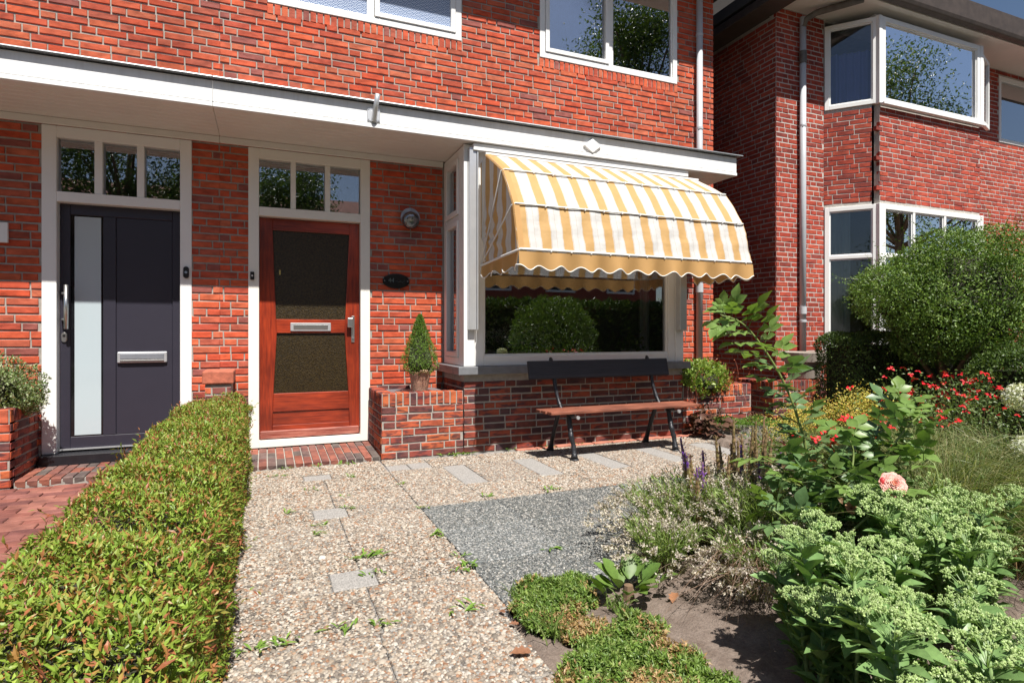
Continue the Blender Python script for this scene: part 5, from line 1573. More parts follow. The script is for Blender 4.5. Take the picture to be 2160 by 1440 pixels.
# ornamental grass
gr = thing('fountain_grass', 'arching clump of fine green and straw coloured ornamental grass', 'grass', (3.35, 1.85, 0))
def grass_blades(n, c, spread, Lmin, Lmax, cols, W, dirb=None, name='blades', arch=1.0):
    th = rng.random(n) * 2 * np.pi
    if dirb is not None: th = rng.normal(dirb, .8, n)
    r_ = rng.random(n) ** .6
    L = rng.uniform(Lmin, Lmax, n)
    B = np.column_stack([c[0] + rng.normal(0, spread, n), c[1] + rng.normal(0, spread, n), np.full(n, c[2])])
    out = np.column_stack([np.cos(th), np.sin(th), np.zeros(n)]) * (r_ * L * .75)[:, None]
    up = (L * np.sqrt(np.clip(1 - (r_ * .75) ** 2, .1, 1)))[:, None] * np.array([0, 0, 1])
    ps = []
    for t in np.linspace(0, 1, 7):
        wob = np.column_stack([np.sin(t * 5 + th * 3), np.cos(t * 4 + th * 5), np.zeros(n)]) * (.02 * t * L)[:, None]
        ps.append(B + out * (t ** 1.3) + up * (t - .52 * arch * t ** 2.4) + wob)
    return np.stack(ps, 1)
for cc, nn, db in (((3.15, 1.95, 0), 2600, None), ((3.5, 1.75, 0), 2200, None), ((2.95, 1.75, 0), 1700, None)):
    pth = grass_blades(nn, cc, .09, .8, 1.35, None, None, db, arch=.95)
    ribbons('blades', pth, .0052, pick([(.17, .23, .08), (.23, .28, .11), (.29, .30, .14), (.13, .19, .07), (.36, .34, .17)], nn), M_LEAF, gr)['kind'] = 'stuff'
pth = grass_blades(650, (3.3, 1.6, 0), .12, .75, 1.25, None, None, -1.5, arch=1.25)
ribbons('dry_blades', pth, .0052, pick([(.46, .34, .18), (.52, .40, .24), (.40, .27, .14)], 650), M_LEAF, gr)['kind'] = 'stuff'

# lavender, mostly finished
def lavender(label, c, rad, h, nst, tilt, grey=.6):
    t = thing('lavender', label, 'lavender', (c[0], c[1], 0))
    n = nst * 17
    th = rng.random(n) * 2 * np.pi; r_ = np.sqrt(rng.random(n))
    d = np.stack([np.cos(th) * r_ * .9, np.sin(th) * r_ * .9, np.full(n, 1.0)], 1)
    P = np.array([c[0], c[1], 0]) + d * np.array([rad, rad, h]) * (rng.uniform(.25, .9, n))[:, None]
    leaves('foliage', P, d * np.array([.8, .8, .8]) + rng.normal(0, .4, P.shape), unit(n), .045, .0055, pick([(.20, .30, .07), (.27, .36, .11), (.15, .23, .06), (.31, .38, .16)], n), M_LEAF, t)['kind'] = 'stuff'
    th = rng.random(nst) * 2 * np.pi; r_ = np.sqrt(rng.random(nst)) * 1.15
    B = np.column_stack([c[0] + np.cos(th) * r_ * rad * .3, c[1] + np.sin(th) * r_ * rad * .3, np.full(nst, .02)])
    T = np.column_stack([c[0] + np.cos(th) * r_ * rad + tilt[0] * .4, c[1] + np.sin(th) * r_ * rad + tilt[1] * .4, h * (1.05 - .5 * r_ ** 2) * rng.uniform(.8, 1.15, nst)])
    T[:, 2] = np.maximum(T[:, 2], .04)
    M_ = B * .45 + T * .55 + np.array([0, 0, .05])
    ribbons('flower_stalks', np.stack([B, M_, T], 1), .0032, pick([(.30, .32, .16), (.34, .28, .18), (.22, .26, .10)], nst), M_LEAF, t)['kind'] = 'stuff'
    k = np.repeat(np.arange(nst), 22)
    dd = norm(T - M_)
    P = T[k] - dd[k] * (rng.random(len(k)) * .045)[:, None] + rng.normal(0, .0045, (len(k), 3))
    leaves('seed_heads', P, unit(len(k)) + dd[k] * .6, unit(len(k)), .014, .0085, pick([(.58, .53, .46), (.48, .42, .38), (.66, .60, .51), (.42, .36, .36)], len(k)), M_LEAF, t)['kind'] = 'stuff'
    return t
lavender('lavender with pale seed heads leaning over the dark paving', (2.00, 2.52, 0), .36, .34, 260, (-.16, .10))
lavender('lavender clump with grey finished flowers in front of the rose', (2.24, 2.10, 0), .42, .44, 300, (0, .0))
lavender('green lavender mound with sparse seed heads at the middle of the bed edge', (2.12, 2.42, 0), .36, .42, 170, (.02, .0))
lavender('low grey green lavender just behind the bergenia', (1.74, 2.28, 0), .24, .26, 120, (-.06, .0))
lavender('faded lavender beside the pale green sedum', (1.98, 1.92, 0), .28, .28, 150, (-.05, -.05))
# dead twigs hanging at its foot
tw = thing('dry_twigs', 'tangle of dead brown lavender twigs over the bare soil', 'twigs', (1.85, 1.95, 0))
n = 150
B = np.column_stack([rng.normal(2.02, .10, n), rng.normal(1.92, .10, n), rng.uniform(.08, .24, n)])
T = np.column_stack([rng.normal(1.74, .12, n), rng.normal(1.86, .15, n), rng.uniform(.0, .14, n)])
ribbons('twig_tangle', np.stack([B, B * .65 + T * .35 + np.array([0, 0, .07]), B * .3 + T * .7 + np.array([0, 0, .05]), T], 1), .0042, pick([(.30, .20, .15), (.24, .15, .11), (.38, .28, .22)], n), M_LEAF, tw)['kind'] = 'stuff'
k = rng.integers(0, n, 900)
leaves('withered_heads', (B[k] * .4 + T[k] * .6) + rng.normal(0, .03, (900, 3)) + [0, 0, .05], unit(900), unit(900), .010, .006, pick([(.40, .34, .30), (.30, .24, .22)], 900), M_LEAF, tw)['kind'] = 'stuff'

# rose
M_ROSELEAF = leaf_mat('rose_leaf', False, (.095, .175, .07), (.15, .245, .09), .28, .38)
M_ROSELEAF_NEW = leaf_mat('young_rose_leaf', False, (.15, .25, .06), (.20, .30, .08), .32, .38)
def compound(m, n5=5, seed=0):
    r = random.Random(seed)
    shape = (.06, .62, .95, 1.0, .72, .36, 0)
    mb = MB(); faces = []
    def leaf(base, ang, L, W, zt):
        k = len(shape); vs = []
        ca, sa = math.cos(ang), math.sin(ang)
        for i in range(k):
            t = i / (k - 1); w = shape[i] * W / 2; z = -L * .18 * t * t + zt * t
            for s in (-1, 0, 1):
                x = s * w; y = t * L; zz = z + (abs(s) * w * .25)
                vs.append((base[0] + x * ca - y * -sa * -1 if False else base[0] + x * ca + y * sa, base[1] - x * sa + y * ca, base[2] + zz))
        fs = []
        for i in range(k - 1):
            fs += [(i * 3, i * 3 + 1, i * 3 + 4, i * 3 + 3), (i * 3 + 1, i * 3 + 2, i * 3 + 5, i * 3 + 4)]
        mb.add(vs, fs)
    pet = [(0, 0, 0), (0, .35, .03), (0, .7, .03), (0, 1.0, 0)]
    mb.tube([(0, 0, 0), (0, .35, .02), (0, .62, .02)], [.012, .010, .008], 4)
    leaf((0, .60, .02), r.uniform(-.1, .1), .52, .36, r.uniform(-.06, .06))
    leaf((0, .52, .02), 1.05, .42, .30, r.uniform(-.08, .08)); leaf((0, .52, .02), -1.05, .42, .30, r.uniform(-.08, .08))
    if n5 >= 5:
        leaf((0, .28, .015), 1.2, .33, .24, r.uniform(-.08, .08)); leaf((0, .28, .015), -1.2, .33, .24, r.uniform(-.08, .08))
    me = bpy.data.meshes.new('leaf'); me.from_pydata([tuple(v) for v in mb.v], [], mb.f); me.materials.append(m)
    me.polygons.foreach_set('use_smooth', [True] * len(me.polygons)); me.update()
    return me
RL = [compound(M_ROSELEAF, 5, s) for s in range(4)]; RLN = [compound(M_ROSELEAF_NEW, 5, s + 9) for s in range(3)]
rose = thing('rose_bush', 'tall arching rose with one pink double bloom in the middle of the flower bed', 'rose', (2.6, 1.95, 0))
M_CANE = leaf_mat('rose_cane', False, (.16, .22, .06), (.20, .24, .08), .05)
def cane(pts, r0, r1, nleaf, t0=.15, young=.6, s0=.12, s1=.17, parent=rose):
    pts = [Vector(p) for p in pts]
    fine = []
    for i in range(len(pts) - 1):
        p0 = pts[max(i - 1, 0)]; p1 = pts[i]; p2 = pts[i + 1]; p3 = pts[min(i + 2, len(pts) - 1)]
        for k in range(6):
            t = k / 6
            fine.append(.5 * ((2 * p1) + (p2 - p0) * t + (2 * p0 - 5 * p1 + 4 * p2 - p3) * t * t + (3 * p1 - p0 - 3 * p2 + p3) * t ** 3))
    fine.append(pts[-1]); m = len(fine)
    c = MB().tube(fine, [r0 + (r1 - r0) * i / (m - 1) for i in range(m)], 7).build('cane', M_CANE, parent, smooth=True)
    for k in range(nleaf):
        t = t0 + (1 - t0) * (k + random.random() * .6) / nleaf
        i = min(int(t * (m - 1)), m - 2); p = fine[i].lerp(fine[i + 1], t * (m - 1) - i); d = (fine[i + 1] - fine[i]).normalized()
        az = k * 2.4 + random.uniform(-.5, .5)
        side = d.orthogonal().normalized(); side = Matrix.Rotation(az, 3, d) @ side
        dd = (side + d * .35 + Vector((0, 0, .22))).normalized()
        s = 1.22 * random.uniform(s0, s1) * (1 - .3 * max(0, t - .75) / .25)
        link('leaf', random.choice(RLN if t > young else RL), p, c, rot=aim(dd, random.uniform(-.35, .35)), scale=(s, s, s))
    return c
R_ = lambda u, v, d: ray(u, v, d)
cane([(2.60, 1.98, 0), R_(1725, 1060, 2.85), R_(1690, 905, 2.85), R_(1645, 790, 2.85), R_(1575, 690, 2.85), R_(1520, 664, 2.85)], .009, .003, 42, .2, .62, .125, .17)
cane([(2.60, 1.98, 0), R_(1700, 1080, 2.75), R_(1660, 1000, 2.75), R_(1600, 960, 2.7)], .007, .003, 9, .3, .8)
cane([(2.62, 1.95, 0), R_(1780, 1060, 2.75), R_(1830, 960, 2.75), R_(1890, 870, 2.75), R_(1905, 850, 2.7)], .008, .003, 17, .2, .75, .11, .15)
cane([(2.64, 1.95, 0), R_(1800, 1080, 2.7), R_(1870, 960, 2.6), R_(1935, 880, 2.6), R_(1960, 890, 2.55)], .007, .003, 13, .25, .7, .10, .14)
cane([(2.58, 1.92, 0), R_(1740, 1120, 2.6), R_(1700, 1040, 2.6), R_(1690, 985, 2.6)], .006, .003, 10, .25, .9, .11, .15)
cane([(2.58, 1.92, 0), R_(1760, 1120, 2.5), R_(1790, 1020, 2.55), R_(1800, 950, 2.6), R_(1775, 900, 2.6)], .007, .003, 13, .15, .8, .11, .15)
cane([(2.58, 1.90, 0), R_(1780, 1150, 2.4), R_(1830, 1090, 2.4), R_(1870, 1050, 2.35), R_(1880, 1035, 2.32)], .006, .004, 8, .1, .9, .10, .14)
cane([(2.60, 1.90, 0), R_(1700, 1130, 2.5), R_(1650, 1090, 2.45), R_(1610, 1060, 2.5)], .006, .003, 8, .3, .8, .10, .14)
cane([(2.62, 1.90, 0), R_(1840, 1060, 2.6), R_(1960, 970, 2.5), R_(1985, 1080, 2.4)], .005, .002, 6, .4, .5, .09, .12)
for (u, v, d, n_) in ((1650, 1010, 2.55, 9), (1860, 930, 2.7, 11), (1760, 1010, 2.5, 10), (1840, 1010, 2.5, 10), (1690, 1070, 2.45, 9), (1920, 940, 2.65, 9), (1815, 925, 2.8, 6)):
    e = ray(u, v, d)
    cane([(2.60 + random.gauss(0, .03), 1.94 + random.gauss(0, .03), 0), (2.58 * .5 + e[0] * .5, 1.95 * .5 + e[1] * .5, e[2] * .55 + .1), e], .006, .003, n_, .3, .85, .105, .15)
def bloom(c, r, face, name, pal, layers, parent):
    mb = MB(); cols = []
    face = Vector(face).normalized(); x = face.orthogonal().normalized(); y = face.cross(x)
    for l in range(layers):
        f = l / (layers - 1); rr = r * (1 - .82 * f); cnt = 8 - int(3 * f)
        for a in range(cnt):
            an = 2 * math.pi * a / cnt + l * .7 + random.uniform(-.15, .15)
            d = x * math.cos(an) + y * math.sin(an); s = x * -math.sin(an) + y * math.cos(an)
            h0 = -.25 * r; lift = r * (.05 + .42 * f)
            w = rr * 1.15 * math.sin(math.pi / cnt) * 1.35
            g = []
            for i, (t, ws, up) in enumerate(((0.12, .5, 0), (.55, 1.0, .28), (.88, 1.0, .62), (1.0, .72, .60 - .25 * (1 - f)))):
                for sgn in (-1, 0, 1):
                    p = Vector(c) + d * rr * t + face * (h0 + (up + .06 * abs(sgn)) * lift * 2.0 + .02 * r) + s * sgn * w * ws
                    g.append(p); cols.append(random.choice(pal))
            mb.add(g, [(i * 3 + k, i * 3 + k + 1, (i + 1) * 3 + k + 1, (i + 1) * 3 + k) for i in range(3) for k in range(2)])
    return mb.build(name, M_PETAL, parent, smooth=True, cols=cols)
bc = ray(1886, 1020, 2.28)
bloom(bc, .048, (-.45, -.75, .55), 'flower', [(.80, .40, .36), (.84, .52, .47), (.72, .27, .25), (.88, .62, .56)], 8, rose)
bud = ray(1862, 1020, 2.30)
MB().lathe([(.002, -.02), (.010, -.01), (.014, .004), (.010, .018), (.002, .026)], bud, 10).build('bud', leaf_mat('bud_red', False, (.55, .03, .04), (.6, .05, .05), .1), rose, smooth=True)
w_ = ray(1797, 1070, 2.42)
bloom(w_, .024, (-.3, -.8, .5), 'withered_flower', [(.52, .24, .12), (.6, .34, .2), (.45, .2, .12)], 5, rose)
w_ = ray(1775, 1052, 2.45)
bloom(w_, .018, (.2, -.8, .5), 'withered_flower', [(.45, .32, .2), (.5, .4, .28), (.4, .2, .12)], 5, rose)

# sedum, with pale green domed heads
M_SED = leaf_mat('sedum_leaf', False, (.14, .245, .085), (.20, .32, .11), .16, .42, .4)
M_SEDSTEM = leaf_mat('sedum_stem', False, (.20, .31, .11), (.25, .35, .14), .1, .5)
SL = [ovate_mesh('leaf', 1, .52, M_SED, shape=(.22, .62, .95, 1.0, .8, .45, .02), fold=.22, curve=c_) for c_ in (.1, .28, .45)]
def sedum_head(seed):
    """a dome of bud clusters on short branches"""
    r = np.random.default_rng(seed)
    nb = 30
    q = r.random(nb) ** .5; th = r.random(nb) * 2 * np.pi
    C = np.stack([q * np.cos(th), q * np.sin(th), .55 * np.sqrt(np.clip(1 - q ** 2 * .92, 0, 1)) + r.normal(0, .035, nb)], 1)
    nbud = 17
    k = np.repeat(np.arange(nb), nbud)
    off = norm(r.normal(0, 1, (nb * nbud, 3)) + np.array([0, 0, .5])) * r.uniform(.05, .135, (nb * nbud, 1))
    P = C[k] + off
    D = norm(off + np.array([0, 0, .06]))
    n = len(P)
    S = norm(np.cross(D, r.normal(0, 1, (n, 3)))); U = np.cross(S, D)
    L, W = .105, .044
    V = np.stack([P - D * L * .4, P + S * W, P + U * W, P - S * W, P - U * W, P + D * L * .6], 1).reshape(-1, 3)
    F = (np.array([[0, 2, 1], [0, 3, 2], [0, 4, 3], [0, 1, 4], [5, 1, 2], [5, 2, 3], [5, 3, 4], [5, 4, 1]])[None] + (np.arange(n) * 6)[:, None, None]).reshape(-1, 3)
    base = np.array([(.48, .60, .27), (.42, .55, .23), (.54, .65, .32), (.37, .50, .19)])
    cc = base[r.integers(0, 4, n)] * (1 + r.normal(0, .08, (n, 1)))
    cols = np.repeat(cc, 6, 0)
    # short branches
    B = []
    mbv = []; mbf = []
    for c in C[::1]:
        b = len(V) + len(mbv)
        d = c / np.linalg.norm(c); s = np.array([-d[1], d[0], 0]); s = s / max(np.linalg.norm(s), 1e-6) * .014
        a0 = np.array([0, 0, -.30])
        for p_ in (a0, c * .92):
            mbv += [p_ - s, p_ + s]
        mbf += [(b, b + 1, b + 3), (b, b + 3, b + 2)]
    V = np.concatenate([V, np.array(mbv)]); F = np.concatenate([F, np.array(mbf)])
    cols = np.concatenate([cols, np.tile([[.24, .36, .14]], (len(mbv), 1))])
    me = bpy.data.meshes.new('flower_head')
    me.from_pydata(V.tolist(), [], F.tolist())
    a = me.color_attributes.new('Col', 'FLOAT_COLOR', 'POINT'); a.data.foreach_set('color', np.column_stack([cols, np.ones(len(cols))]).astype(np.float32).ravel())
    me.materials.append(M_LEAF); me.update()
    return me
SH = [sedum_head(s) for s in range(5)]
def sedum(label, stems, singles):
    cx = sum(s[0] for s in stems) / len(stems); cy = sum(s[1] for s in stems) / len(stems)
    t = thing('sedum', label, 'sedum', (cx, cy, 0))
    order = sorted(range(len(stems)), key=lambda k: math.hypot(stems[k][0], stems[k][1]))
    per = max(2, int(singles / len(stems)))
    used = 0
    for rank, k in enumerate(order):
        x, y, h, hr = stems[k]
        lean = Vector(((x - cx) * .25 + random.gauss(0, .02), (y - cy) * .25 + random.gauss(0, .02), 0))
        b = Vector((x, y, -.02)) - lean; top = Vector((x, y, h))
        mid = b.lerp(top, .5) + Vector((random.gauss(0, .01), random.gauss(0, .01), 0))
        st = MB().tube([b, mid, top], [.0075, .0065, .0055], 7).build('stem', M_SEDSTEM, t, smooth=True)
        link('flower_head', random.choice(SH), top + Vector((0, 0, hr * .12)), st, rot=(random.uniform(-.2, .2), random.uniform(-.2, .2), random.uniform(0, 6)), scale=(hr, hr, hr))
        nl = 30
        LP, LD = [], []
        for i in range(nl):
            f = .95 - .88 * (i / nl)
            p = b.lerp(mid, f * 2) if f < .5 else mid.lerp(top, f * 2 - 1)
            a = i * 2.2 + random.uniform(-.3, .3)
            d = Vector((math.cos(a), math.sin(a), random.uniform(.35, 1.5)))
            s = random.uniform(.082, .115) * (.7 if i < 2 else 1)
            if i < per:
                link('leaf', random.choice(SL), p, st, rot=aim(d, random.uniform(-.4, .4)), scale=(s, s, s))
            else:
                LP.append(p); LD.append(d)
        if LP:
            n = len(LP)
            leaves('lower_leaves', np.array([tuple(p) for p in LP]), np.array([tuple(d) for d in LD]), np.tile([0, 0, 1.0], (n, 1)), .075, .038, pick([(.14, .245, .085), (.18, .29, .10)], n), M_LEAF, st, droop=.15)['kind'] = 'stuff'
    return t
def scatter_stems(poly, n, h0, h1, r0, r1, dmin):
    out = []
    tries = 0
    xs = [p[0] for p in poly]; ys_ = [p[1] for p in poly]
    def inside(x, y):
        c = False; j = len(poly) - 1
        for i in range(len(poly)):
            if (poly[i][1] > y) != (poly[j][1] > y) and x < (poly[j][0] - poly[i][0]) * (y - poly[i][1]) / (poly[j][1] - poly[i][1]) + poly[i][0]: c = not c
            j = i
        return c
    while len(out) < n and tries < 6000:
        tries += 1
        x = random.uniform(min(xs), max(xs)); y = random.uniform(min(ys_), max(ys_))
        if inside(x, y) and all(math.hypot(x - o[0], y - o[1]) > dmin for o in out):
            out.append((x, y, random.uniform(h0, h1), random.uniform(r0, r1)))
    return out
sedum('pale green flat headed sedum nearest the bare soil', scatter_stems([(1.52, 1.46), (1.82, 1.66), (2.08, 1.42), (1.80, 1.12), (1.48, 1.13)], 20, .28, .46, .055, .095, .078), 300)
sedum('tallest sedum with big pale heads below the pink rose', scatter_stems([(2.22, 1.70), (2.80, 1.80), (2.88, 1.40), (2.30, 1.20), (2.10, 1.42)], 23, .31, .47, .06, .10, .09), 300)
sedum('leafy sedum in the bottom right corner', scatter_stems([(1.30, 1.12), (1.80, 1.10), (2.40, 1.18), (2.75, .95), (1.6, .55), (1.22, .75)], 36, .20, .43, .05, .085, .08), 300)

# bergenia
M_BERG = leaf_mat('bergenia_leaf', False, (.09, .165, .035), (.16, .25, .055), .2, .45, .35)
BG = [ovate_mesh('leaf', 1, .66, M_BERG, shape=(.15, .6, .92, 1.0, .95, .7, .15), fold=f_, curve=c_) for f_, c_ in ((.12, .1), (.2, .3))]
bg_ = thing('bergenia', 'broad leaved bergenia on the bare soil at the paving edge', 'plant', (1.47, 2.18, 0))
for i in range(26):
    a = i * 2.4; r_ = random.uniform(.01, .10)
    s = random.uniform(.078, .112)
    d = Vector((math.cos(a), math.sin(a), random.uniform(.5, 1.6)))
    p = Vector((1.47 + r_ * 1.5 * math.cos(a), 2.18 + r_ * math.sin(a), .02))
    link('leaf', random.choice(BG), p + d * .02, bg_, rot=aim(d, random.uniform(-.3, .3)), scale=(s, s, s))
MB().tube([(1.47, 2.18, -.03), (1.47, 2.18, .04)], [.03, .02], 8).build('crown', M_TWIG, bg_)

# mats of stonecrop
def stonecrop(label, blobs, n, straw):
    c = np.array([[b[0], b[1]] for b in blobs])
    t = thing('stonecrop', label, 'plant', (c[:, 0].mean(), c[:, 1].mean(), 0))
    w = np.array([b[2] * b[3] for b in blobs]); k = rng.choice(len(blobs), n, p=w / w.sum())
    bl = np.array(blobs)
    q = np.sqrt(rng.random(n)); th = rng.random(n) * 2 * np.pi
    x = bl[k, 0] + bl[k, 2] * q * np.cos(th); y = bl[k, 1] + bl[k, 3] * q * np.sin(th)
    h = bl[k, 4] * np.sqrt(np.clip(1 - q ** 2, .02, 1)) * (.75 + .25 * np.sin(x * 40) * np.sin(y * 37))
    P0 = np.column_stack([x, y, soil_h(x, y) + h * .8])
    # each shoot is a little rosette of narrow leaves
    m = 11
    P = np.repeat(P0, m, 0); nn = n * m
    ax = norm(np.column_stack([rng.normal(0, .5, n), rng.normal(0, .5, n), np.ones(n)])); ax = np.repeat(ax, m, 0)
    P = P + ax * (rng.random((nn, 1)) * .034)
    D = norm(rng.normal(0, 1, (nn, 3)) + ax * .6)
    patch = np.sin(x * 11 + 2) * np.sin(y * 13 + 1) + rng.normal(0, .35, n)
    dry = patch > straw
    col = pick([(.15, .24, .045), (.20, .30, .065), (.11, .19, .04), (.24, .31, .09)], n)
    col[dry] = pick([(.42, .28, .13), (.36, .22, .10), (.46, .34, .18)], int(dry.sum()))
    leaves('foliage', P, D, ax, .021, .0072, np.repeat(col, m, 0), M_LEAF, t)['kind'] = 'stuff'
    return t
stonecrop('mat of green and straw coloured stonecrop at the corner of the bed', [(1.02, 2.18, .10, .10, .07), (1.12, 2.32, .12, .10, .08), (1.20, 2.24, .12, .12, .10), (1.00, 2.06, .08, .08, .05), (1.28, 2.36, .09, .07, .05), (1.10, 2.12, .10, .10, .07)], 2600, .45)
stonecrop('larger front mat of stonecrop with dry patches beside the gravel slabs', [(1.02, 1.66, .16, .14, .08), (1.16, 1.78, .14, .12, .08), (1.26, 1.62, .13, .13, .09), (1.10, 1.52, .16, .12, .08), (1.30, 1.86, .10, .09, .06), (.96, 1.5, .10, .1, .06), (1.12, 1.93, .10, .08, .05), (1.3, 1.48, .1, .1, .08)], 3600, .40)
# strappy grass between the two mats
def grass_tuft(label, c, n, L, name='grass_tuft', cat='grass', pal=None, W=.006):
    t = thing(name, label, cat, (c[0], c[1], 0))
    pth = grass_blades(n, c, .02, L * .6, L, None, None)
    ribbons('blades', pth, W, pick(pal or [(.13, .22, .05), (.18, .27, .07), (.22, .28, .10)], n), M_LEAF, t)['kind'] = 'stuff'
grass_tuft('tuft of long green grass blades at the gravel edge of the bed', (1.00, 1.98, 0), 26, .26)
grass_tuft('short grassy tuft in front of the bergenia', (1.34, 2.06, 0), 30, .17, W=.009)
grass_tuft('single thin grass shoots on the dark paving corner', (1.0, 2.36, 0), 8, .14)

# hydrangea heads reaching in from the right
hy = thing('hydrangea', 'white hydrangea flower heads at the right edge of the picture', 'hydrangea', (3.75, 1.7, 0))
for (u, v, d, r_) in ((2160, 838, 3.0, .085), (2172, 948, 2.8, .075)):
    p = ray(u, v, d); n = 1100
    N = unit(n); P = np.array(p) + N * r_ * np.array([1, 1, .8]) * rng.uniform(.82, 1.05, (n, 1))
    leaves('flower_head', P, np.cross(N, unit(n)) + N * rng.normal(.1, .5, (n, 1)), N + unit(n) * .5, .016, .014, pick([(.62, .64, .54), (.70, .70, .64), (.55, .58, .44)], n), M_PETAL, hy, fold=.05, droop=.02)
    MB().tube([(p[0] + .12, p[1] - .1, 0), (p[0] + .04, p[1], p[2] * .6), p], .005, 6).build('stem', M_TWIG, hy)
n = 160
P = np.column_stack([rng.normal(3.85, .1, n), rng.normal(1.6, .1, n), rng.uniform(.1, .5, n)])
leaves('foliage', P, rng.normal(0, 1, P.shape), np.array([0, 0, 1]) + rng.normal(0, .3, P.shape), .10, .06, pick([(.10, .17, .04), (.14, .21, .05)], n), M_LEAF, hy)['kind'] = 'stuff'
# low leaves that fill the middle of the bed
fl = thing('ground_cover', 'low mixed green leaves covering the soil under the rose and salvia', 'ground cover', (3.2, 2.4, 0))
n = 13000
x = rng.uniform(2.2, 5.3, n); y = rng.uniform(1.5, 4.6, n); s = in_bed(x, y) > .08
x, y = x[s], y[s]; n = len(x)
P = np.column_stack([x, y, rng.random(n) ** 1.5 * .16])
leaves('foliage', P, rng.normal(0, 1, P.shape) + [0, 0, .4], np.array([0, 0, 1]) + rng.normal(0, .4, P.shape), .05, .02, pick([(.07, .12, .03), (.10, .16, .04), (.13, .2, .05)], n), M_LEAF, fl)['kind'] = 'stuff'
fl['kind'] = 'stuff'
# sword leaves at the far left edge
grass_tuft('spiky sword leaves poking in at the left edge before the brick planter', (-1.98, 4.95, .05), 34, .42, 'sword_leaf_plant', 'plant', [(.20, .27, .09), (.34, .36, .17), (.14, .2, .07)], .014)

# weeds in the joints
WL_ = [leaf_mat('weed_leaf', False, (.13, .24, .04), (.20, .32, .06), .25)]
WM = [ovate_mesh('leaf', 1, .22, WL_[0], shape=(.2, .55, .9, 1, .6, 0), fold=.2, curve=.35)]
def weed(x, y, s, label, n=9):
    t = thing('weed', label, 'weed', (x, y, 0), 'small weeds in the joints of the paving')
    for i in range(n):
        a = random.uniform(0, 6.3); L = s * random.uniform(.6, 1.15)
        o = link('leaf', WM[0], (x + random.gauss(0, s * .55), y + random.gauss(0, s * .25), .006), t, rot=aim((math.cos(a), math.sin(a), random.uniform(.15, .9)), random.uniform(-.3, .3)), scale=(L, L, L))
def G(u, v):
    d = CAM_H * FPX / (v - 700); l = (u - 1080) / FPX * d
    return d * SN + l * CS, d * CS - l * SN
for (u, v, s, lab, n) in (
    (585, 1005, .05, 'small weed by the hedge in front of the red doorstep', 9), (600, 975, .05, 'row of weeds at the left foot of the red doorstep', 10), (665, 972, .05, 'weed in the middle of the joint below the red doorstep', 8),
    (725, 968, .06, 'widest weed along the foot of the red doorstep', 14), (745, 1006, .05, 'weed by the small grey slab below the doorstep', 8), (652, 1034, .04, 'lone weed left of the second joint on the gravel slabs', 7),
    (728, 1046, .04, 'weed at the crack above the second small grey slab', 7), (735, 1073, .05, 'spreading weed on the corner of the second small grey slab', 9), (672, 1110, .045, 'tallest of the weeds below the second small grey slab', 10), (672, 1128, .05, 'flat weed lowest in the joint below the second grey slab', 10),
    (605, 1084, .045, 'long flat weed halfway along the hedge side paving', 9), (848, 1022, .04, 'weed in the long joint left of the first grey strip', 8), (893, 1073, .045, 'weed at the top corner of the dark paving', 9),
    (930, 1128, .055, 'leafy weed on the left edge of the dark paving', 11), (975, 1174, .04, 'small weed low on the left edge of the dark paving', 8), (985, 1197, .065, 'biggest weed on the left edge of the dark paving', 16),
    (1027, 1048, .045, 'weed at the upper edge of the dark paving', 9), (1165, 1033, .06, 'reddish flat weed mat at the upper edge of the dark paving', 14), (1160, 1157, .05, 'single leafy weed in the middle of the dark paving', 8),
    (775, 1175, .075, 'large pale weed rosette in the middle of the gravel slabs', 20), (795, 1212, .05, 'weed touching the third small grey slab', 9), (980, 1285, .055, 'long weed on the gravel near the stonecrop', 11), (805, 1318, .05, 'low grassy weed on the near gravel slabs', 10),
    (725, 1325, .055, 'weed on the gravel near the bottom of the picture', 11), (580, 1362, .06, 'trailing weed beside the near end of the hedge', 14), (525, 1372, .045, 'small weed at the foot of the near hedge', 9),
    (935, 950, .075, 'bright weeds along the foot of the brick planter', 20), (975, 950, .065, 'weeds at the right corner of the brick planter', 16), (1060, 942, .05, 'weed against the dark bay wall left of the bench', 9), (1150, 940, .05, 'weed against the bay wall behind the left bench leg', 9), (1215, 935, .05, 'bright weed against the bay wall under the bench', 9), (1265, 925, .04, 'tiny weed against the bay wall under the right of the bench', 6)):
    x, y = G(u, v); weed(x, min(y, 5.27), s, lab, n)

# dead leaves on the soil and gravel
M_DEAD = leaf_mat('dead_leaf', False, (.30, .14, .07), (.22, .10, .055), .1, .7)
dm = ovate_mesh('dead_leaf', 1, .7, M_DEAD, shape=(.15, .7, .55, 1, .6, .8, .3, .05), fold=.22, curve=.12)
for (u, v, s, lab) in ((1120, 1385, .075, 'crumpled orange dead leaf on the gravel beside the front stonecrop'), (1425, 1258, .07, 'orange brown dead leaf on the soil right of the bergenia'), (1095, 1325, .04, 'small dead leaf at the gravel edge between the stonecrop mats'), (1065, 1300, .035, 'curled brown leaf under the rear stonecrop mat')):
    x, y = G(u, v)
    o = link('dead_leaf', dm, (x, y, .016), rot=(random.uniform(-.1, .2), random.uniform(-.25, .25), random.uniform(0, 6)), scale=(s, s, s)); tag(o, lab, 'leaf')

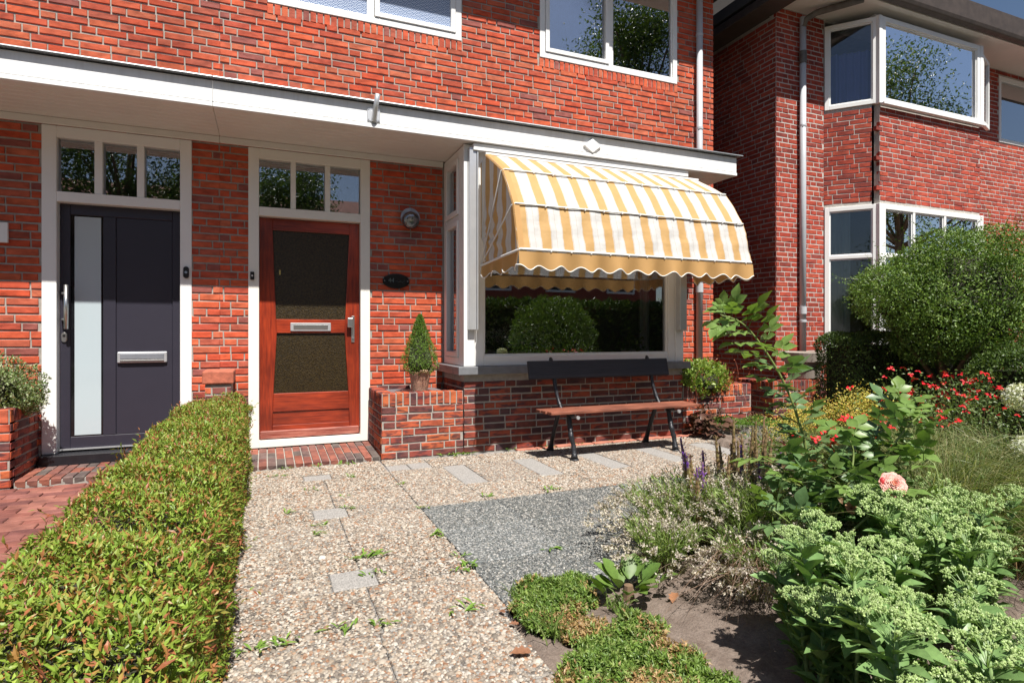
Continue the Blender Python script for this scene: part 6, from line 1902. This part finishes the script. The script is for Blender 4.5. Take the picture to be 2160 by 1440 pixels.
# plants on the inner window sill
for (x, y, lab, fl_) in ((2.12, 5.52, 'white flowering pot plant on the sill inside the bay window', True), (2.48, 5.55, 'second white flowering pot plant further along the inside sill', True), (3.75, 5.55, 'potted green plant at the right inside the bay window', False)):
    t = thing('house_plant', lab, 'house plant', (x, y, .838))
    mb = MB(); mb.lathe([(.07, 0), (.095, .13), (.085, .13), (.02, .12)], (x, y, .838), 18); mb.build('pot', mat('indoor_pot', (.45, .42, .36), .6), t, smooth=False)
    n = 160; P = np.array([x, y, 1.02]) + rng.normal(0, 1, (n, 3)) * np.array([.08, .08, .06])
    leaves('foliage', P, rng.normal(0, 1, P.shape) + [0, 0, .4], np.array([0, 0, 1]) + rng.normal(0, .4, P.shape), .07, .025, pick([(.08, .14, .03), (.12, .19, .05)], n), M_LEAF, t)['kind'] = 'stuff'
    if fl_:
        n = 700; P = np.array([x, y, 1.09]) + rng.normal(0, 1, (n, 3)) * np.array([.13, .07, .06])
        leaves('flowers', P, unit(n), unit(n), .020, .018, pick([(.7, .7, .68), (.6, .58, .56)], n), M_PETAL, t)['kind'] = 'stuff'

# ------------------------------------------------------------------ across the street: what the windows mirror
def tree(label, x, y, h, r_, n, seed):
    t = thing('street_tree', label, 'tree', (x, y, 0))
    rr_ = random.Random(seed)
    mb = MB(); mb.tube([(x, y, -.05), (x + .1, y, h * .3), (x, y + .1, h * .55), (x + .1, y, h * .8)], [.22, .17, .12, .05], 10)
    cl = []
    for i in range(24):
        a = rr_.uniform(0, 6.28); q = rr_.random() ** .5 * r_; z = h * rr_.uniform(.42, .98)
        q *= 1 - .6 * max(0, (z / h - .6) / .4)
        cl.append((x + q * math.cos(a), y + q * math.sin(a), z)); mb.tube([(x + .05, y, h * .35 + .2 * (z - h * .35)), (x + q * .5 * math.cos(a), y + q * .5 * math.sin(a), z * .85), cl[-1]], [.08, .05, .02], 6)
    mb.build('trunk', M_TWIG, t, smooth=True)
    cl = np.array(cl); k = rng.integers(0, len(cl), n)
    P = cl[k] + rng.normal(0, 1, (n, 3)) * r_ * .20
    leaves('crown', P, rng.normal(0, 1, P.shape), unit(n), .14, .06, pick([(.07, .11, .025), (.10, .15, .03), (.05, .09, .02)], n), M_LEAF, t)['kind'] = 'stuff'
tree('tall leafy street tree mirrored in the upper right window', 12.0, -5.0, 12.5, 2.6, 26000, 3)
tree('smaller street tree across the road mirrored in the door lights', 0.6, -11.0, 7.2, 2.2, 18000, 5)
tree('spreading street tree mirrored in the neighbour\'s upper bay window', 24.5, -5.5, 12.5, 3.0, 26000, 8)
tree('broad street tree across the road mirrored above the charcoal door', -4.2, -10.5, 9.0, 2.6, 18000, 12)
mg, _, _ = shell_plant('front_garden_shrub', 'dome shaped green shrub behind the camera mirrored in the bay window', 'shrub', (6.2, -1.6, 0), ellipsoid_surf((6.2, -1.6, 1.0), (1.0, 1.0, .95), .08, .07), 9000, GPAL, .06, .03, M_LEAF_GLOSSY)
mg, _, _ = shell_plant('front_garden_hedge', 'tall dark street side hedge behind the camera mirrored in the bay window', 'hedge', (8.5, -4.0, 0), box_surf(3.2, 15.0, -4.6, -3.6, 0, 2.0, .05, .05, .3), 26000, [(.05, .09, .022), (.07, .12, .028), (.09, .14, .03)], .09, .05, M_LEAF_GLOSSY)
MB().box(3.5, 14.7, -4.4, -3.9, -.05, 1.8).build('dark_core', M_CORE, mg)
oh = thing('opposite_house', 'row of brick houses with tiled roof across the road', 'house', (2, -19, 0))
MB().box(-16, 22, -26, -19, -.05, 5.4).build('wall', bpy.data.materials['side_brick'], oh)
MB().prism([(-18.6, 5.401), (-22.5, 8.6), (-26.4, 5.401)], -16.3, 22.3, 'x').build('roof', mat('red_roof_tiles', (.24, .08, .05), .85, var=.3, scale=6), oh)
for i in range(9):
    x = -13.5 + i * 4
    for z in (.9, 3.4):
        w = MB().frame(x, x + 1.9, z, z + 1.4, -19.0, -18.94, .12).build('window', M_WHITE, oh)
        MB().box(x + .12, x + 1.78, -18.998, -18.97, z + .12, z + 1.28).build('pane', M_RUBBER, w)
road = MB().box(-60, 60, -13, -6.5, -.058, -.05).build('road', mat('asphalt', (.05, .05, .052), .9, var=.2, scale=20)); road['kind'] = 'structure'
